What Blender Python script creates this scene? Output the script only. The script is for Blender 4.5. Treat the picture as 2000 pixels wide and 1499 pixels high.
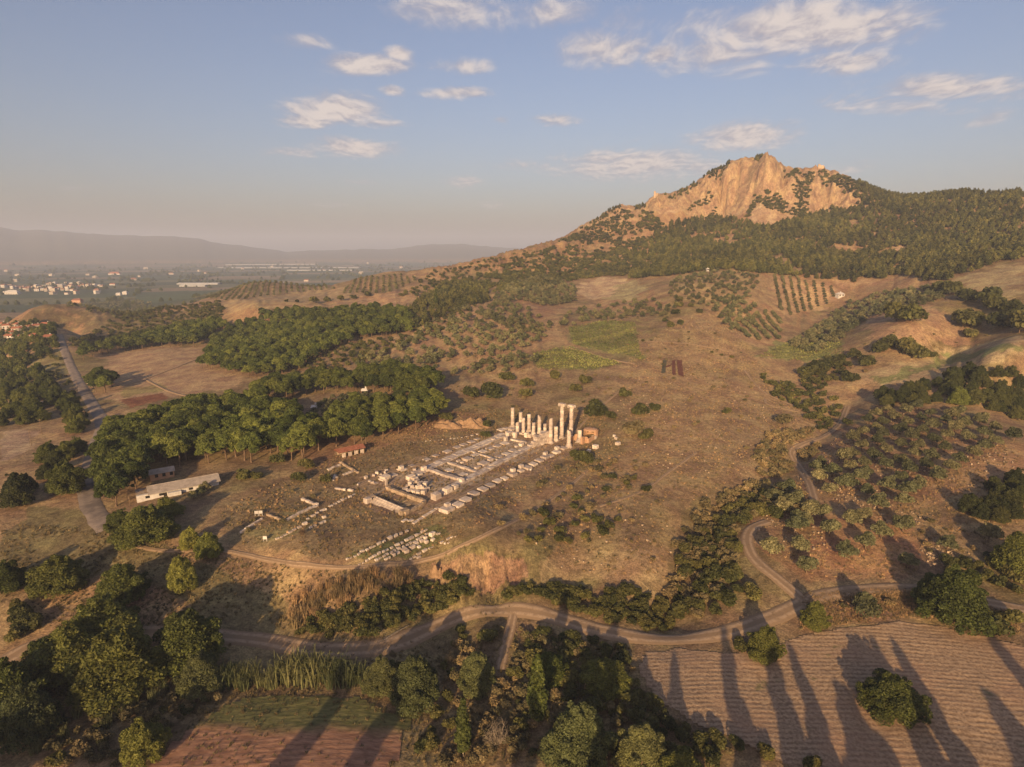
import bpy, bmesh, math, random
import numpy as np
from mathutils import Vector, Matrix
R = math.radians
random.seed(7)
RNG = np.random.default_rng(11)
scene = bpy.context.scene
COL = scene.collection
for _o in list(bpy.data.objects):
    bpy.data.objects.remove(_o)

# ---------------------------------------------------------------- camera
CAM_Z = 85.0
F_PX, CX, CY = 1166.0, 1000.0, 749.5
PITCH = math.atan((CY - 495.0) / F_PX)
cam_data = bpy.data.cameras.new('camera')
cam_data.sensor_width = 36.0
cam_data.lens = 36.0 * F_PX / 2000.0
cam_data.clip_start = 1.0
cam_data.clip_end = 60000.0
cam = bpy.data.objects.new('camera', cam_data)
COL.objects.link(cam)
cam.location = (0, 0, CAM_Z)
cam.rotation_euler = (math.pi / 2 - PITCH, 0, 0)
scene.camera = cam

# ---------------------------------------------------------------- light, sky, exposure
SUN_EL, SUN_AZ = R(15.5), R(192.5)          # azimuth clockwise from +Y: the low sun stands behind the drone
SKY_STRENGTH = 0.079
SUN_STRENGTH = 5.0
EXPOSURE = 0.78
sun_data = bpy.data.lights.new('sun', 'SUN')
sun_data.energy = SUN_STRENGTH
sun_data.angle = R(0.8)
sun_data.color = (1.0, 0.69, 0.36)
sun = bpy.data.objects.new('sun', sun_data)
COL.objects.link(sun)
SUN_DIR = Vector((math.sin(SUN_AZ) * math.cos(SUN_EL), math.cos(SUN_AZ) * math.cos(SUN_EL), math.sin(SUN_EL)))
sun.rotation_euler = SUN_DIR.to_track_quat('Z', 'Y').to_euler()
sun.location = SUN_DIR * 200

world = bpy.data.worlds.new('World')
scene.world = world
world.use_nodes = True


class NG:
    """small helper round a node tree"""
    def __init__(self, tree):
        self.t = tree
        tree.nodes.clear()

    def n(self, kind, **kw):
        nd = self.t.nodes.new(kind)
        for k, v in kw.items():
            if k.startswith('i_'):
                nd.inputs[k[2:].replace('_', ' ')].default_value = v
            else:
                setattr(nd, k, v)
        return nd

    def l(self, a, b):
        self.t.links.new(a, b)

    def put(self, sock, v):
        if hasattr(v, 'is_linked') or isinstance(v, bpy.types.NodeSocket):
            self.l(v, sock)
        else:
            sock.default_value = v

    def math(self, op, a, b=None, c=None, clamp=False):
        nd = self.n('ShaderNodeMath', operation=op, use_clamp=clamp)
        self.put(nd.inputs[0], a)
        if b is not None:
            self.put(nd.inputs[1], b)
        if c is not None:
            self.put(nd.inputs[2], c)
        return nd.outputs[0]

    def vmath(self, op, a, b=None):
        nd = self.n('ShaderNodeVectorMath', operation=op)
        self.put(nd.inputs[0], a)
        if b is not None:
            self.put(nd.inputs[1], b)
        return nd.outputs['Value'] if op in ('LENGTH', 'DOT_PRODUCT', 'DISTANCE') else nd.outputs[0]

    def ramp(self, x, a, b, lo=0.0, hi=1.0, smooth=True):
        nd = self.n('ShaderNodeMapRange', interpolation_type='SMOOTHSTEP' if smooth else 'LINEAR')
        self.put(nd.inputs[0], x)
        for i, v in enumerate((a, b, lo, hi)):
            self.put(nd.inputs[1 + i], v)
        return nd.outputs[0]

    def mix(self, fac, a, b, blend='MIX'):
        nd = self.n('ShaderNodeMix', data_type='RGBA', blend_type=blend)
        self.put(nd.inputs[0], fac)
        self.put(nd.inputs[6], a if not isinstance(a, tuple) else (*a, 1.0)[:4])
        self.put(nd.inputs[7], b if not isinstance(b, tuple) else (*b, 1.0)[:4])
        return nd.outputs[2]

    def noise(self, vec, scale, detail=4.0, rough=0.55, dist=0.0):
        nd = self.n('ShaderNodeTexNoise')
        if vec is not None:
            self.l(vec, nd.inputs['Vector'])
        nd.inputs['Scale'].default_value = scale
        nd.inputs['Detail'].default_value = detail
        nd.inputs['Roughness'].default_value = rough
        nd.inputs['Distortion'].default_value = dist
        return nd.outputs['Fac']


def px_dir(u, v):
    """direction of the sight line through pixel (u, v) of the 2000 x 1499 photograph"""
    a = (np.asarray(u, float) - CX) / F_PX
    b = (CY - np.asarray(v, float)) / F_PX
    cp, sp = math.cos(PITCH), math.sin(PITCH)
    return a, cp + b * sp, -sp + b * cp


g = NG(world.node_tree)
out = g.n('ShaderNodeOutputWorld')
bg = g.n('ShaderNodeBackground')
g.l(bg.outputs[0], out.inputs[0])
sky = g.n('ShaderNodeTexSky', sky_type='NISHITA', sun_disc=False, sun_elevation=SUN_EL, sun_rotation=SUN_AZ,
          altitude=150.0, air_density=1.15, dust_density=3.2, ozone_density=1.6)
tc = g.n('ShaderNodeTexCoord')
sep = g.n('ShaderNodeSeparateXYZ')
g.l(tc.outputs['Generated'], sep.inputs[0])
zc = g.math('MAXIMUM', sep.outputs[2], 0.0)
den = g.math('ADD', zc, 0.10)
com = g.n('ShaderNodeCombineXYZ')
g.l(g.math('DIVIDE', sep.outputs[0], den), com.inputs[0])
g.l(g.math('DIVIDE', sep.outputs[1], den), com.inputs[1])
Q = com.outputs[0]                                   # a flat cloud deck seen in perspective


def q_of(u, v):
    a, b, c = px_dir(u, v)
    n = math.sqrt(a * a + b * b + c * c)
    a, b, c = a / n, b / n, c / n
    return a / (c + 0.10), b / (c + 0.10)


# (centre u, v, half width, half height in photo pixels, weight) of the clouds that can be picked out
CLOUDS = [(1560, 60, 250, 62, 1.0), (1420, 110, 190, 45, .75), (1640, 120, 130, 30, .8), (1180, 100, 100, 42, .95),
          (1290, 110, 50, 24, .85), (1220, 50, 60, 40, .6), (900, 20, 170, 45, .75), (1060, 25, 120, 34, .6),
          (720, 128, 95, 22, 1.05), (780, 106, 30, 16, 1.0), (600, 82, 60, 20, .55), (660, 215, 105, 32, 1.1),
          (600, 238, 70, 16, .9), (735, 240, 65, 14, .7), (890, 182, 70, 14, .95), (765, 178, 28, 12, .9),
          (690, 290, 90, 22, 1.05), (590, 298, 80, 12, .6), (1240, 325, 180, 34, .95), (1350, 330, 70, 22, .8),
          (1080, 325, 190, 16, .55), (1450, 268, 110, 30, 1.0), (1850, 175, 190, 30, .85), (1950, 170, 80, 26, .9),
          (1740, 205, 200, 24, .65), (980, 236, 24, 9, .8), (1085, 236, 60, 14, .7), (905, 357, 46, 14, .7),
          (960, 402, 36, 10, .7), (640, 400, 60, 10, .45), (140, 370, 70, 9, .4), (1650, 330, 60, 20, .6),
          (1930, 235, 50, 20, .6), (700, 357, 40, 8, .5), (1640, 85, 180, 50, .6), (1900, 385, 60, 14, .4), (900, 130, 90, 18, .6)]
macc = None
for (u, v, hw, hh, wt) in CLOUDS:
    c = q_of(u, v)
    ex = 1.18 * abs(q_of(u + hw, v)[0] - q_of(u - hw, v)[0]) / 2
    ey = 1.25 * abs(q_of(u, v + hh)[1] - q_of(u, v - hh)[1]) / 2
    d = g.vmath('MULTIPLY', g.vmath('SUBTRACT', Q, (c[0], c[1], 0.0)), (1 / ex, 1 / ey, 0.0))
    w = g.ramp(g.vmath('LENGTH', d), 1.45, 0.0, 0.0, wt)
    macc = w if macc is None else g.math('MAXIMUM', macc, w)
# beyond the clouds that can be picked out the deck goes on in the same loose way over the whole sky
loose = g.ramp(g.noise(Q, 0.55, 3.0), 0.54, 0.75, 0.0, 0.75)
infront = g.ramp(sep.outputs[1], 0.45, 0.70)
macc = g.math('MAXIMUM', macc, g.math('MULTIPLY', loose, g.math('SUBTRACT', 1.0, infront)))
sc_q = g.vmath('MULTIPLY', Q, (1.0, 0.62, 1.0))
warp = g.n('ShaderNodeTexNoise')
g.l(sc_q, warp.inputs['Vector']); warp.inputs['Scale'].default_value = 2.2; warp.inputs['Detail'].default_value = 3
wv = g.vmath('MULTIPLY', g.vmath('SUBTRACT', warp.outputs['Color'], (.5, .5, .5)), (0.32, 0.32, 0.0))
pq = g.vmath('ADD', sc_q, wv)
def puffs(p):
    a = g.noise(p, 4.2, 8.0, 0.62)
    b = g.noise(p, 15.0, 6.0, 0.60)
    return g.math('ADD', g.math('MULTIPLY', g.math('SUBTRACT', a, 0.5), 1.25), g.math('MULTIPLY', g.math('SUBTRACT', b, 0.5), 0.55))


base = g.math('SUBTRACT', g.math('MULTIPLY', macc, 0.86), 0.20)
dens = g.math('ADD', base, puffs(pq))
dens_b = g.math('ADD', base, puffs(g.vmath('ADD', pq, (0.012, -0.035, 0.0))))
cover = g.math('MULTIPLY', g.ramp(dens, -0.05, 0.66, 0.0, 0.92), g.ramp(macc, 0.02, 0.40))
lit = g.ramp(g.math('ADD', g.math('MULTIPLY', g.math('SUBTRACT', dens, dens_b), 1.1), g.math('MULTIPLY', dens, 0.42)), -0.08, 0.40)
CLOUD_LIT, CLOUD_SHADE = (5.9, 5.1, 4.65), (3.2, 2.95, 3.3)
ccol = g.mix(lit, CLOUD_SHADE, CLOUD_LIT)
fade = g.ramp(sep.outputs[2], 0.02, 0.16, 0.25, 1.0)
hsv = g.n('ShaderNodeHueSaturation')
hsv.inputs['Saturation'].default_value = 0.97
g.l(sky.outputs[0], hsv.inputs['Color'])
skyc = g.mix(1.0, hsv.outputs[0], (0.93, 0.845, 0.96), 'MULTIPLY')
mixed = g.mix(g.math('MULTIPLY', cover, fade), skyc, ccol)
g.l(mixed, bg.inputs[0])
bg.inputs[1].default_value = SKY_STRENGTH

scene.view_settings.view_transform = 'Standard'
scene.view_settings.look = 'None'
scene.view_settings.exposure = EXPOSURE
scene.view_settings.gamma = 1.0
scene.view_settings.use_curve_mapping = False
scene.render.engine = 'CYCLES'
scene.cycles.use_denoising = True
scene.cycles.max_bounces = 5
scene.cycles.diffuse_bounces = 2
scene.cycles.glossy_bounces = 1
scene.cycles.transmission_bounces = 2
scene.cycles.transparent_max_bounces = 8
scene.cycles.volume_bounces = 0
scene.cycles.use_light_tree = False


# ---------------------------------------------------------------- noise on arrays
def _hash(ix, iy, seed):
    h = (ix.astype(np.int64) * 374761393 + iy.astype(np.int64) * 668265263 + seed * 1442695041) & 0xFFFFFFFF
    h = ((h ^ (h >> 13)) * 1274126177) & 0xFFFFFFFF
    return ((h ^ (h >> 16)) & 0xFFFFFF) / float(0xFFFFFF)


def vnoise(x, y, seed=0):
    ix, iy = np.floor(x), np.floor(y)
    fx, fy = x - ix, y - iy
    fx, fy = fx * fx * (3 - 2 * fx), fy * fy * (3 - 2 * fy)
    a, b = _hash(ix, iy, seed), _hash(ix + 1, iy, seed)
    c, d = _hash(ix, iy + 1, seed), _hash(ix + 1, iy + 1, seed)
    return (a * (1 - fx) + b * fx) * (1 - fy) + (c * (1 - fx) + d * fx) * fy


def fbm(x, y, octs=4, seed=0, gain=0.5):
    s, amp, tot = 0.0, 1.0, 0.0
    for k in range(octs):
        s = s + amp * vnoise(x * 2 ** k + 17.3 * k, y * 2 ** k - 9.1 * k, seed + k)
        tot += amp
        amp *= gain
    return s / tot * 2 - 1


def sstep(a, b, x):
    t = np.clip((x - a) / (b - a), 0, 1)
    return t * t * (3 - 2 * t)


# ---------------------------------------------------------------- terrain
# survey points: (u, v, 'z', height) or (u, v, 'd', ground distance); heights in metres above the temple floor
SURVEY = """
0 1499 z -9;500 1499 z -9;1000 1499 z -9.5;1500 1499 z -9;1995 1499 z -8
150 1400 z -9;600 1420 z -9;1000 1380 z -10;1500 1350 z -8.5;1900 1350 z -7;1300 1420 z -9
0 1270 z -8;450 1245 z -8;700 1270 z -8;950 1200 z -8;1200 1240 z -8;1400 1240 z -7.5;1560 1175 z -6;1780 1155 z -5;1995 1200 z -5
250 1230 z -8;100 1150 z -5
440 1070 z -1.5;600 1103 z -1;760 1103 z -1;900 1090 z -1;960 1090 z -1.2;1050 1090 z -2;1250 1105 z -3
500 1160 z -6.5;600 1180 z -7;800 1155 z -7;880 1152 z -7.5;960 1152 z -7.5;1100 1150 z -7.5;1280 1170 z -7
1400 1100 z -4.5;1500 1090 z -4;1650 1080 z -3.5
0 1000 z -2;0 1130 z -4;250 1080 z -2;100 900 z -3;0 830 z -5;200 830 z -3;215 1030 z -1;300 960 z 0;150 760 z -4;0 720 z -10
120 665 z -8;350 1000 z 0
500 1000 z 0;750 985 z 0;640 900 z 0.8;850 930 z 0;1000 900 z 0;1130 862 z 0;1000 838 z 0;900 870 z 0.3;800 860 z 1.5;700 870 z 1.2
700 820 z 4;600 860 z 2.0;560 900 z 1;480 850 z 2;380 860 z 1;300 850 z 0;250 900 z -1;820 1000 z 0;1000 1000 z -0.5;650 1030 z -.3
1200 900 z 0;1300 950 z -1;1300 850 z 2;1200 820 z 4;1100 790 z 4;1000 790 z 4;880 800 z 4;820 770 z 6
1000 750 z 7;1000 700 z 14;1000 650 z 23;1000 600 d 600;1000 560 d 740;1000 522 d 860;1000 493 d 940
1250 800 z 5;1250 720 z 12;1250 650 z 23;1250 600 d 590;1180 570 d 720;1180 545 d 800;1200 500 d 930;1200 450 d 1030;1210 403 d 1120
1130 447 d 1100;1080 470 d 1010;1100 500 d 930;1050 530 d 830
1400 900 z 0;1400 800 z 4;1400 700 z 14;1400 640 z 27;1400 600 z 37;1400 560 d 640;1400 535 d 700;1330 540 d 710;1480 540 d 710
1320 560 d 660;1400 505 d 840;1400 450 d 1000;1400 418 d 1085;1300 480 d 930
1560 920 z -3;1640 800 z 0;1600 720 z 8;1600 660 z 18;1600 600 z 31;1600 550 d 740;1600 500 d 860;1600 450 d 980;1600 403 d 1090
1700 1000 z -2;1800 1050 z -3;1800 900 z 2;1800 800 z 7;1850 700 z 17;1800 640 d 500;1800 600 d 570;1800 560 d 680;1800 500 d 830;1800 450 d 960
1990 1090 z -3;1990 1000 z 1;1990 920 z 5;1990 850 z 8;1990 750 z 15;1990 690 d 430;1990 630 d 520;1990 585 d 590;1990 545 d 650;1990 510 d 730;1990 450 d 920
800 760 z 6;800 700 z 11;800 650 z 19;800 600 z 30;800 560 d 760;800 540 d 840
900 560 d 740;900 620 z 28;900 700 z 12;900 530 d 850
600 770 z 3.5;560 725 z 3;600 660 z 14;620 615 d 620;620 585 d 740;700 590 d 690;700 640 z 20;650 700 z 9
500 700 z 6;500 640 z 12;500 600 d 690
300 780 z -1;300 720 z 0;300 690 z 1;420 720 z 2.5;390 680 z 2.5;220 700 z -3;230 770 z -2;420 655 z 7;300 672 z 0;350 660 z 3;300 652 z 3;200 670 z -5
450 590 d 800;400 600 d 830;330 600 d 880;250 630 z -8;330 640 z 5
110 604 d 860;60 612 d 850;170 612 d 850;110 638 d 740;20 645 z -14;230 618 z -14;0 680 z -13
640 566 d 900;560 580 d 870;500 570 d 920
"""
RIDGES = [(1130, 444, 1105), (1215, 397, 1130), (1258, 408, 1120), (1268, 384, 1125), (1330, 374, 1135), (1380, 342, 1150), (1430, 318, 1160),
          (1458, 310, 1165), (1472, 313, 1165), (1486, 303, 1168), (1502, 310, 1170), (1535, 325, 1175), (1600, 326, 1180), (1650, 342, 1180),
          (1690, 362, 1170), (1730, 378, 1150), (1800, 386, 1140), (1870, 380, 1140), (1940, 384, 1145), (1998, 378, 1150), (1060, 474, 1000),
          (1000, 490, 950), (930, 508, 930), (850, 522, 920), (760, 532, 930), (700, 542, 960), (640, 557, 980), (560, 553, 1060), (500, 552, 1080),
          (450, 566, 1050)]


def pol(u, v):
    a, b, c = px_dir(u, v)
    return math.atan2(a, b), c / math.hypot(a, b)


pts = []
for tok in SURVEY.replace('\n', ';').split(';'):
    tok = tok.split()
    if len(tok) != 4:
        continue
    az, sl = pol(float(tok[0]), float(tok[1]))
    val = float(tok[3])
    if tok[2] == 'z':
        pts.append((az, (val - CAM_Z) / sl, val))
    else:
        pts.append((az, val, CAM_Z + val * sl))
for (u, v, d) in RIDGES:
    az, sl = pol(u, v)
    z = CAM_Z + d * sl
    pts.append((az, d, z))
    pts.append((az, d * 1.10, z - 0.16 * max(z + 20, 60)))
    pts.append((az, d * 1.45, -25 + 0.42 * (z + 25)))
    pts.append((az, d * 2.3, -25))
PLAIN_Z = -25.0
for azd in range(-60, 61, 10):
    for d in (1400, 2200, 3600, 6000, 14000):
        if azd > -25 and d < 2000:
            continue
        if azd > -5 and d < 3000:
            continue
        pts.append((R(azd), d, PLAIN_Z))
for azd, d, z in [(55, 1100, 150), (70, 900, 90), (60, 500, 30), (90, 500, 30), (120, 500, 20), (60, 200, 2), (90, 200, -4), (-60, 200, -5), (-90, 200, -8),
                  (-60, 500, -10), (-90, 500, -12), (-60, 1000, -20), (-120, 500, -8), (180, 500, 12), (150, 500, 15), (-150, 500, 5), (180, 200, -7),
                  (150, 200, -6), (-150, 200, -7), (120, 200, -5), (-120, 200, -8), (-52, 400, -8), (52, 300, 4), (-90, 1500, -25), (90, 1500, 60), (179, 1500, 30)]:
    pts.append((R(azd), d, z))
for azd in range(-180, 180, 30):
    pts.append((R(azd), 40, -9.3))
    pts.append((R(azd), 15, -9.4))
    pts.append((R(azd), 14500, PLAIN_Z))
    if abs(azd) > 60:
        pts.append((R(azd), 4000, PLAIN_Z))
P = np.array(pts)
KA = 2.0


def tps_fit(A, L, Z):
    n = len(A)
    d = np.hypot(A[:, None] - A[None], L[:, None] - L[None])
    K = np.where(d > 0, d * d * np.log(d + 1e-12), 0.0) + np.eye(n) * 4e-4
    M = np.zeros((n + 3, n + 3))
    M[:n, :n] = K
    M[:n, n] = 1; M[:n, n + 1] = A; M[:n, n + 2] = L
    M[n:, :n] = M[:n, n:].T
    return np.linalg.solve(M, np.concatenate([Z, np.zeros(3)]))


PA, PL, PZ = P[:, 0] * KA, np.log(P[:, 1]), P[:, 2]
_w = tps_fit(PA, PL, PZ)

az_f = np.linspace(R(-50), R(50), 640)
az_c1 = np.arange(R(53), R(180) + 1e-6, R(3.2))
AZ = np.concatenate([-az_c1[::-1], az_f, az_c1])
RR = np.concatenate([np.linspace(2, 60, 24)[:-1], np.exp(np.arange(math.log(60), math.log(1030), 0.0056)), np.arange(1030, 1215, 2.6), np.exp(np.arange(math.log(1215), math.log(1500), 0.0070)),
                     np.exp(np.linspace(math.log(1500), math.log(14000), 120))])
NR, NA = len(RR), len(AZ)
gA, gR = np.meshgrid(AZ, RR)
GX, GY = gR * np.sin(gA), gR * np.cos(gA)
U2AZ = lambda u, v=400.0: math.atan2(px_dir(u, v)[0], px_dir(u, v)[1])
# the bare face of the acropolis is cut into ribs and gullies that run down the slope
_cl = sstep(U2AZ(1105), U2AZ(1160), gA) * sstep(U2AZ(1720), U2AZ(1670), gA) * sstep(1015, 1085, gR) * sstep(1260, 1190, gR)
_low = sstep(U2AZ(780), U2AZ(860), gA) * sstep(U2AZ(1200), U2AZ(1120), gA) * sstep(800, 860, gR) * sstep(1120, 1030, gR)
_ra, _rn = gA * 90, gR / 260.0
_wa = gA * 90 + .9 * fbm(gA * 60, gR / 45.0, 3, 30)
_rib = (1 - np.abs(fbm(_wa, _rn * 2, 3, 31))) * 1.0 + 0.55 * (1 - np.abs(fbm(_wa * 2.9, _rn * 5, 3, 37))) + .22 * (1 - np.abs(fbm(_wa * 7.5, _rn * 12, 2, 38)))
_spur = np.exp(-((gA - U2AZ(1492)) / 0.016) ** 2) * sstep(1040, 1075, gR) * sstep(1150, 1105, gR)
_spur2 = np.exp(-((gA - U2AZ(1545)) / 0.010) ** 2) * sstep(1040, 1060, gR) * sstep(1110, 1080, gR)
_shift = _cl * ((_rib - 1.1) * 34 + _spur * 42 + _spur2 * 26 - 16 * np.exp(-((gA - U2AZ(1447)) / 0.02) ** 2) * sstep(1150, 1100, gR)) + _low * (_rib - 1.1) * 40
# the earth bank above the dirt road is gullied too
_bk = sstep(U2AZ(835, 1120), U2AZ(870, 1120), gA) * sstep(U2AZ(1040, 1120), U2AZ(1015, 1120), gA) * sstep(143, 149, gR) * sstep(166, 159, gR)
_shift = _shift + _bk * ((1 - np.abs(fbm(gA * 75 + .8 * fbm(gA * 90, gR / 5, 2, 60), gR / 14, 4, 61))) + .35 * fbm(gA * 330, gR / 2.5, 3, 62) - .8) * 5.0
GL = np.log(np.maximum(gR + _shift, 15.0))
GZ = np.empty(gA.shape)
for i in range(0, NR, 40):
    a = gA[i:i + 40].ravel() * KA
    l = GL[i:i + 40].ravel()
    d2 = (a[:, None] - PA[None]) ** 2 + (l[:, None] - PL[None]) ** 2
    k = 0.5 * d2 * np.log(d2 + 1e-12)
    GZ[i:i + 40] = (k @ _w[:-3] + _w[-3] + _w[-2] * a + _w[-1] * l).reshape(GZ[i:i + 40].shape)
# the plain is flat and the land beyond 2 km never rises above it
far = sstep(1500, 2600, gR) * sstep(R(8), R(-4), gA)
GZ = GZ * (1 - far) + PLAIN_Z * far
far2 = sstep(2600, 3800, gR)
GZ = GZ * (1 - far2) + PLAIN_Z * far2
# relief finer than the survey
_calm = sstep(330, 520, gR)
_hill = sstep(0, 40, GZ) * sstep(2600, 1500, gR)
GZ += _calm * (0.25 + 0.75 * _hill) * sstep(2400, 1500, gR) * (3.2 * fbm(GX / 85, GY / 85, 4, 3) + 0.9 * fbm(GX / 19, GY / 19, 3, 8))
GZ += sstep(60, 90, gR) * sstep(700, 350, gR) * (0.35 * fbm(GX / 14, GY / 14, 4, 5) + 0.10 * fbm(GX / 2.6, GY / 2.6, 2, 6))
GZ -= sstep(260, 420, gR) * sstep(1500, 1000, gR) * sstep(2, 12, GZ) * 1.6 * np.clip(.22 - np.abs(fbm(gA * 26, gR / 240, 4, 25)), 0, 1) / .22
GZ += (_cl + _low) * (2.4 * fbm(gA * 420, GZ / 14.0, 4, 12) + 2.0 * fbm(GX / 9, GZ / 3.0, 3, 13) + 1.4 * (1 - 2 * np.abs(fbm(gA * 900, gR / 18, 2, 14))))
# far mountains across the plain
_mt = [(-200, 425), (0, 446), (90, 450), (200, 457), (330, 462), (420, 473), (500, 484), (560, 492), (640, 489), (760, 486), (850, 478), (900, 476), (960, 483), (1060, 488),
       (1300, 486), (1800, 480), (2300, 470)]
_ma = np.array([U2AZ(u, 495) for u, v in _mt])
_mh = np.array([CAM_Z + 9000 * pol(u, v)[1] for u, v in _mt])
_prof = np.interp(gA, _ma, _mh)
_prof = np.where(gA < _ma[0], _mh[0], _prof)
_prof = _prof + 26 * fbm(gA * 40, gR * 0 + 3, 4, 21) * sstep(40, 200, _prof)
_mm = sstep(5600, 9000, gR) * (1 - 0.75 * sstep(9000, 13500, gR))
_mm2 = sstep(5600, 9000, gR)
_rel = (_prof - PLAIN_Z) * _mm * (1 + 0.22 * fbm(GX / 900, GY / 900, 4, 22) * (1 - _mm2))
GZ = GZ + np.maximum(_rel, 0) * sstep(R(60), R(47), np.abs(gA))


def z_at(x, y):
    """ground height under world points (bilinear on the terrain's own grid)"""
    x, y = np.atleast_1d(np.asarray(x, float)), np.atleast_1d(np.asarray(y, float))
    a, r = np.arctan2(x, y), np.hypot(x, y)
    j = np.clip(np.searchsorted(AZ, a) - 1, 0, NA - 2)
    i = np.clip(np.searchsorted(RR, r) - 1, 0, NR - 2)
    fa = np.clip((a - AZ[j]) / (AZ[j + 1] - AZ[j]), 0, 1)
    fr = np.clip((r - RR[i]) / (RR[i + 1] - RR[i]), 0, 1)
    return (GZ[i, j] * (1 - fa) + GZ[i, j + 1] * fa) * (1 - fr) + (GZ[i + 1, j] * (1 - fa) + GZ[i + 1, j + 1] * fa) * fr


def hit(uv):
    """where the sight lines through photo pixels meet the ground: N x 3"""
    uv = np.atleast_2d(np.asarray(uv, float))
    a, b, c = px_dir(uv[:, 0], uv[:, 1])
    az, sl = np.arctan2(a, b), c / np.hypot(a, b)
    res = np.zeros((len(uv), 3))
    i0 = int(np.searchsorted(RR, 62))
    for k in range(len(uv)):
        j = int(np.clip(np.searchsorted(AZ, az[k]) - 1, 0, NA - 2))
        f = (az[k] - AZ[j]) / (AZ[j + 1] - AZ[j])
        prof = GZ[i0:, j] * (1 - f) + GZ[i0:, j + 1] * f
        ray = CAM_Z + RR[i0:] * sl[k]
        d = prof - ray
        idx = np.nonzero(d >= 0)[0]
        if len(idx) == 0:
            r = 5000.0
        elif idx[0] == 0:
            r = RR[i0]
        else:
            q = idx[0]
            t = d[q - 1] / (d[q - 1] - d[q])
            r = RR[i0 + q - 1] + t * (RR[i0 + q] - RR[i0 + q - 1])
        x, y = r * math.sin(az[k]), r * math.cos(az[k])
        res[k] = (x, y, z_at(x, y)[0])
    return res


def hit1(u, v):
    return Vector(hit([(u, v)])[0])


def inside(x, y, poly):
    """points in a world polygon"""
    poly = np.asarray(poly)
    res = np.zeros(x.shape, bool)
    lo, hi = poly.min(0), poly.max(0)
    m = (x >= lo[0]) & (x <= hi[0]) & (y >= lo[1]) & (y <= hi[1])
    xs, ys = x[m], y[m]
    r = np.zeros(xs.shape, bool)
    n = len(poly)
    for i in range(n):
        x1, y1 = poly[i][:2]
        x2, y2 = poly[(i + 1) % n][:2]
        if y1 == y2:
            continue
        c = (y1 > ys) != (y2 > ys)
        r ^= c & (xs < (x2 - x1) * (ys - y1) / (y2 - y1) + x1)
    res[m] = r
    return res


def dense(uv, step=25.0, closed=True):
    """resample a pixel polyline so that its world outline follows the ground"""
    o = []
    n = len(uv)
    for i in range(n if closed else n - 1):
        p, q = uv[i], uv[(i + 1) % n]
        k = max(1, int(math.hypot(q[0] - p[0], q[1] - p[1]) / step))
        o += [(p[0] + (q[0] - p[0]) * t / k, p[1] + (q[1] - p[1]) * t / k) for t in range(k)]
    if not closed:
        o.append(uv[-1])
    return o


def area(uv):
    return hit(dense(uv))[:, :2]


def smooth_line(uv, n=60):
    """Catmull-Rom through pixel points"""
    p = np.array([uv[0]] + list(uv) + [uv[-1]], float)
    o = []
    for i in range(1, len(p) - 2):
        m = max(2, int(n * np.hypot(*(p[i + 1] - p[i])) / 400) + 2)
        for t in np.linspace(0, 1, m, endpoint=False):
            o.append(0.5 * ((2 * p[i]) + (-p[i - 1] + p[i + 1]) * t + (2 * p[i - 1] - 5 * p[i] + 4 * p[i + 1] - p[i + 2]) * t * t + (-p[i - 1] + 3 * p[i] - 3 * p[i + 1] + p[i + 2]) * t ** 3))
    o.append(p[-2])
    return np.array(o)


def dist_line(x, y, line):
    best = np.full(x.shape, 1e9)
    for i in range(len(line) - 1):
        p, q = line[i][:2], line[i + 1][:2]
        d = q - p
        L = d @ d + 1e-9
        t = np.clip(((x - p[0]) * d[0] + (y - p[1]) * d[1]) / L, 0, 1)
        best = np.minimum(best, np.hypot(x - p[0] - t * d[0], y - p[1] - t * d[1]))
    return best


# the dry stream bed that runs down past the olive orchard
_g = hit(smooth_line([(1300, 1190), (1335, 1080), (1400, 1000), (1515, 930), (1590, 860), (1650, 790), (1690, 755)]))
_near = (gR < 520) & (np.abs(gA) < R(50))
_d = np.full(gR.shape, 1e9)
_d[_near] = dist_line(GX[_near], GY[_near], _g)
GZ -= 3.2 * np.exp(-(_d / 9.0) ** 2)

# ---------------------------------------------------------------- ground colours (the soil and the dry grass themselves)
GRASS_DRY, GRASS_OLIVE, GRASS_BROWN = (.335, .218, .112), (.180, .142, .058), (.240, .162, .086)
EARTH, EARTH_PALE, EARTH_RED = (.330, .190, .100), (.400, .280, .180), (.190, .082, .042)
CLIFF, GREEN, SCRUB = (.340, .225, .128), (.105, .122, .040), (.125, .098, .048)
C = np.empty((NR, NA, 3))
nA = fbm(GX / 38, GY / 38, 4, 41)
nB = fbm(GX / 9, GY / 9, 3, 42)
nC = fbm(GX / 150, GY / 150, 3, 43)


def blend(mask, col):
    m = np.clip(mask, 0, 1)[..., None]
    C[:] = C * (1 - m) + np.array(col) * m


C[:] = GRASS_BROWN
blend(sstep(-.25, .5, nA + .4 * nB), GRASS_DRY)
blend(sstep(.0, .6, -nA + .5 * nB + .2 * nC) * .75, GRASS_OLIVE)

wob = 0.012 * gR
WX, WY = GX + wob * fbm(GX / 11, GY / 11, 3, 51) * 1.4, GY + wob * fbm(GX / 11, GY / 11, 3, 52) * 2.0


def patch(uv, col, amount=1.0, rough=True):
    a = area(uv)
    m = inside(WX if rough else GX, WY if rough else GY, a)
    blend(m * amount, col)
    return a


# steep bare ground on the ridges and the cliffs of the acropolis
gz_r = np.gradient(GZ, axis=0) / np.gradient(gR, axis=0)
gz_a = np.gradient(GZ, axis=1) / (np.gradient(gA, axis=1) * gR)
slope = np.hypot(gz_r, gz_a)
blend(sstep(.22, .5, slope) * sstep(500, 640, gR) * sstep(5000, 3000, gR) * .8, (.30, .178, .095))
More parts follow.
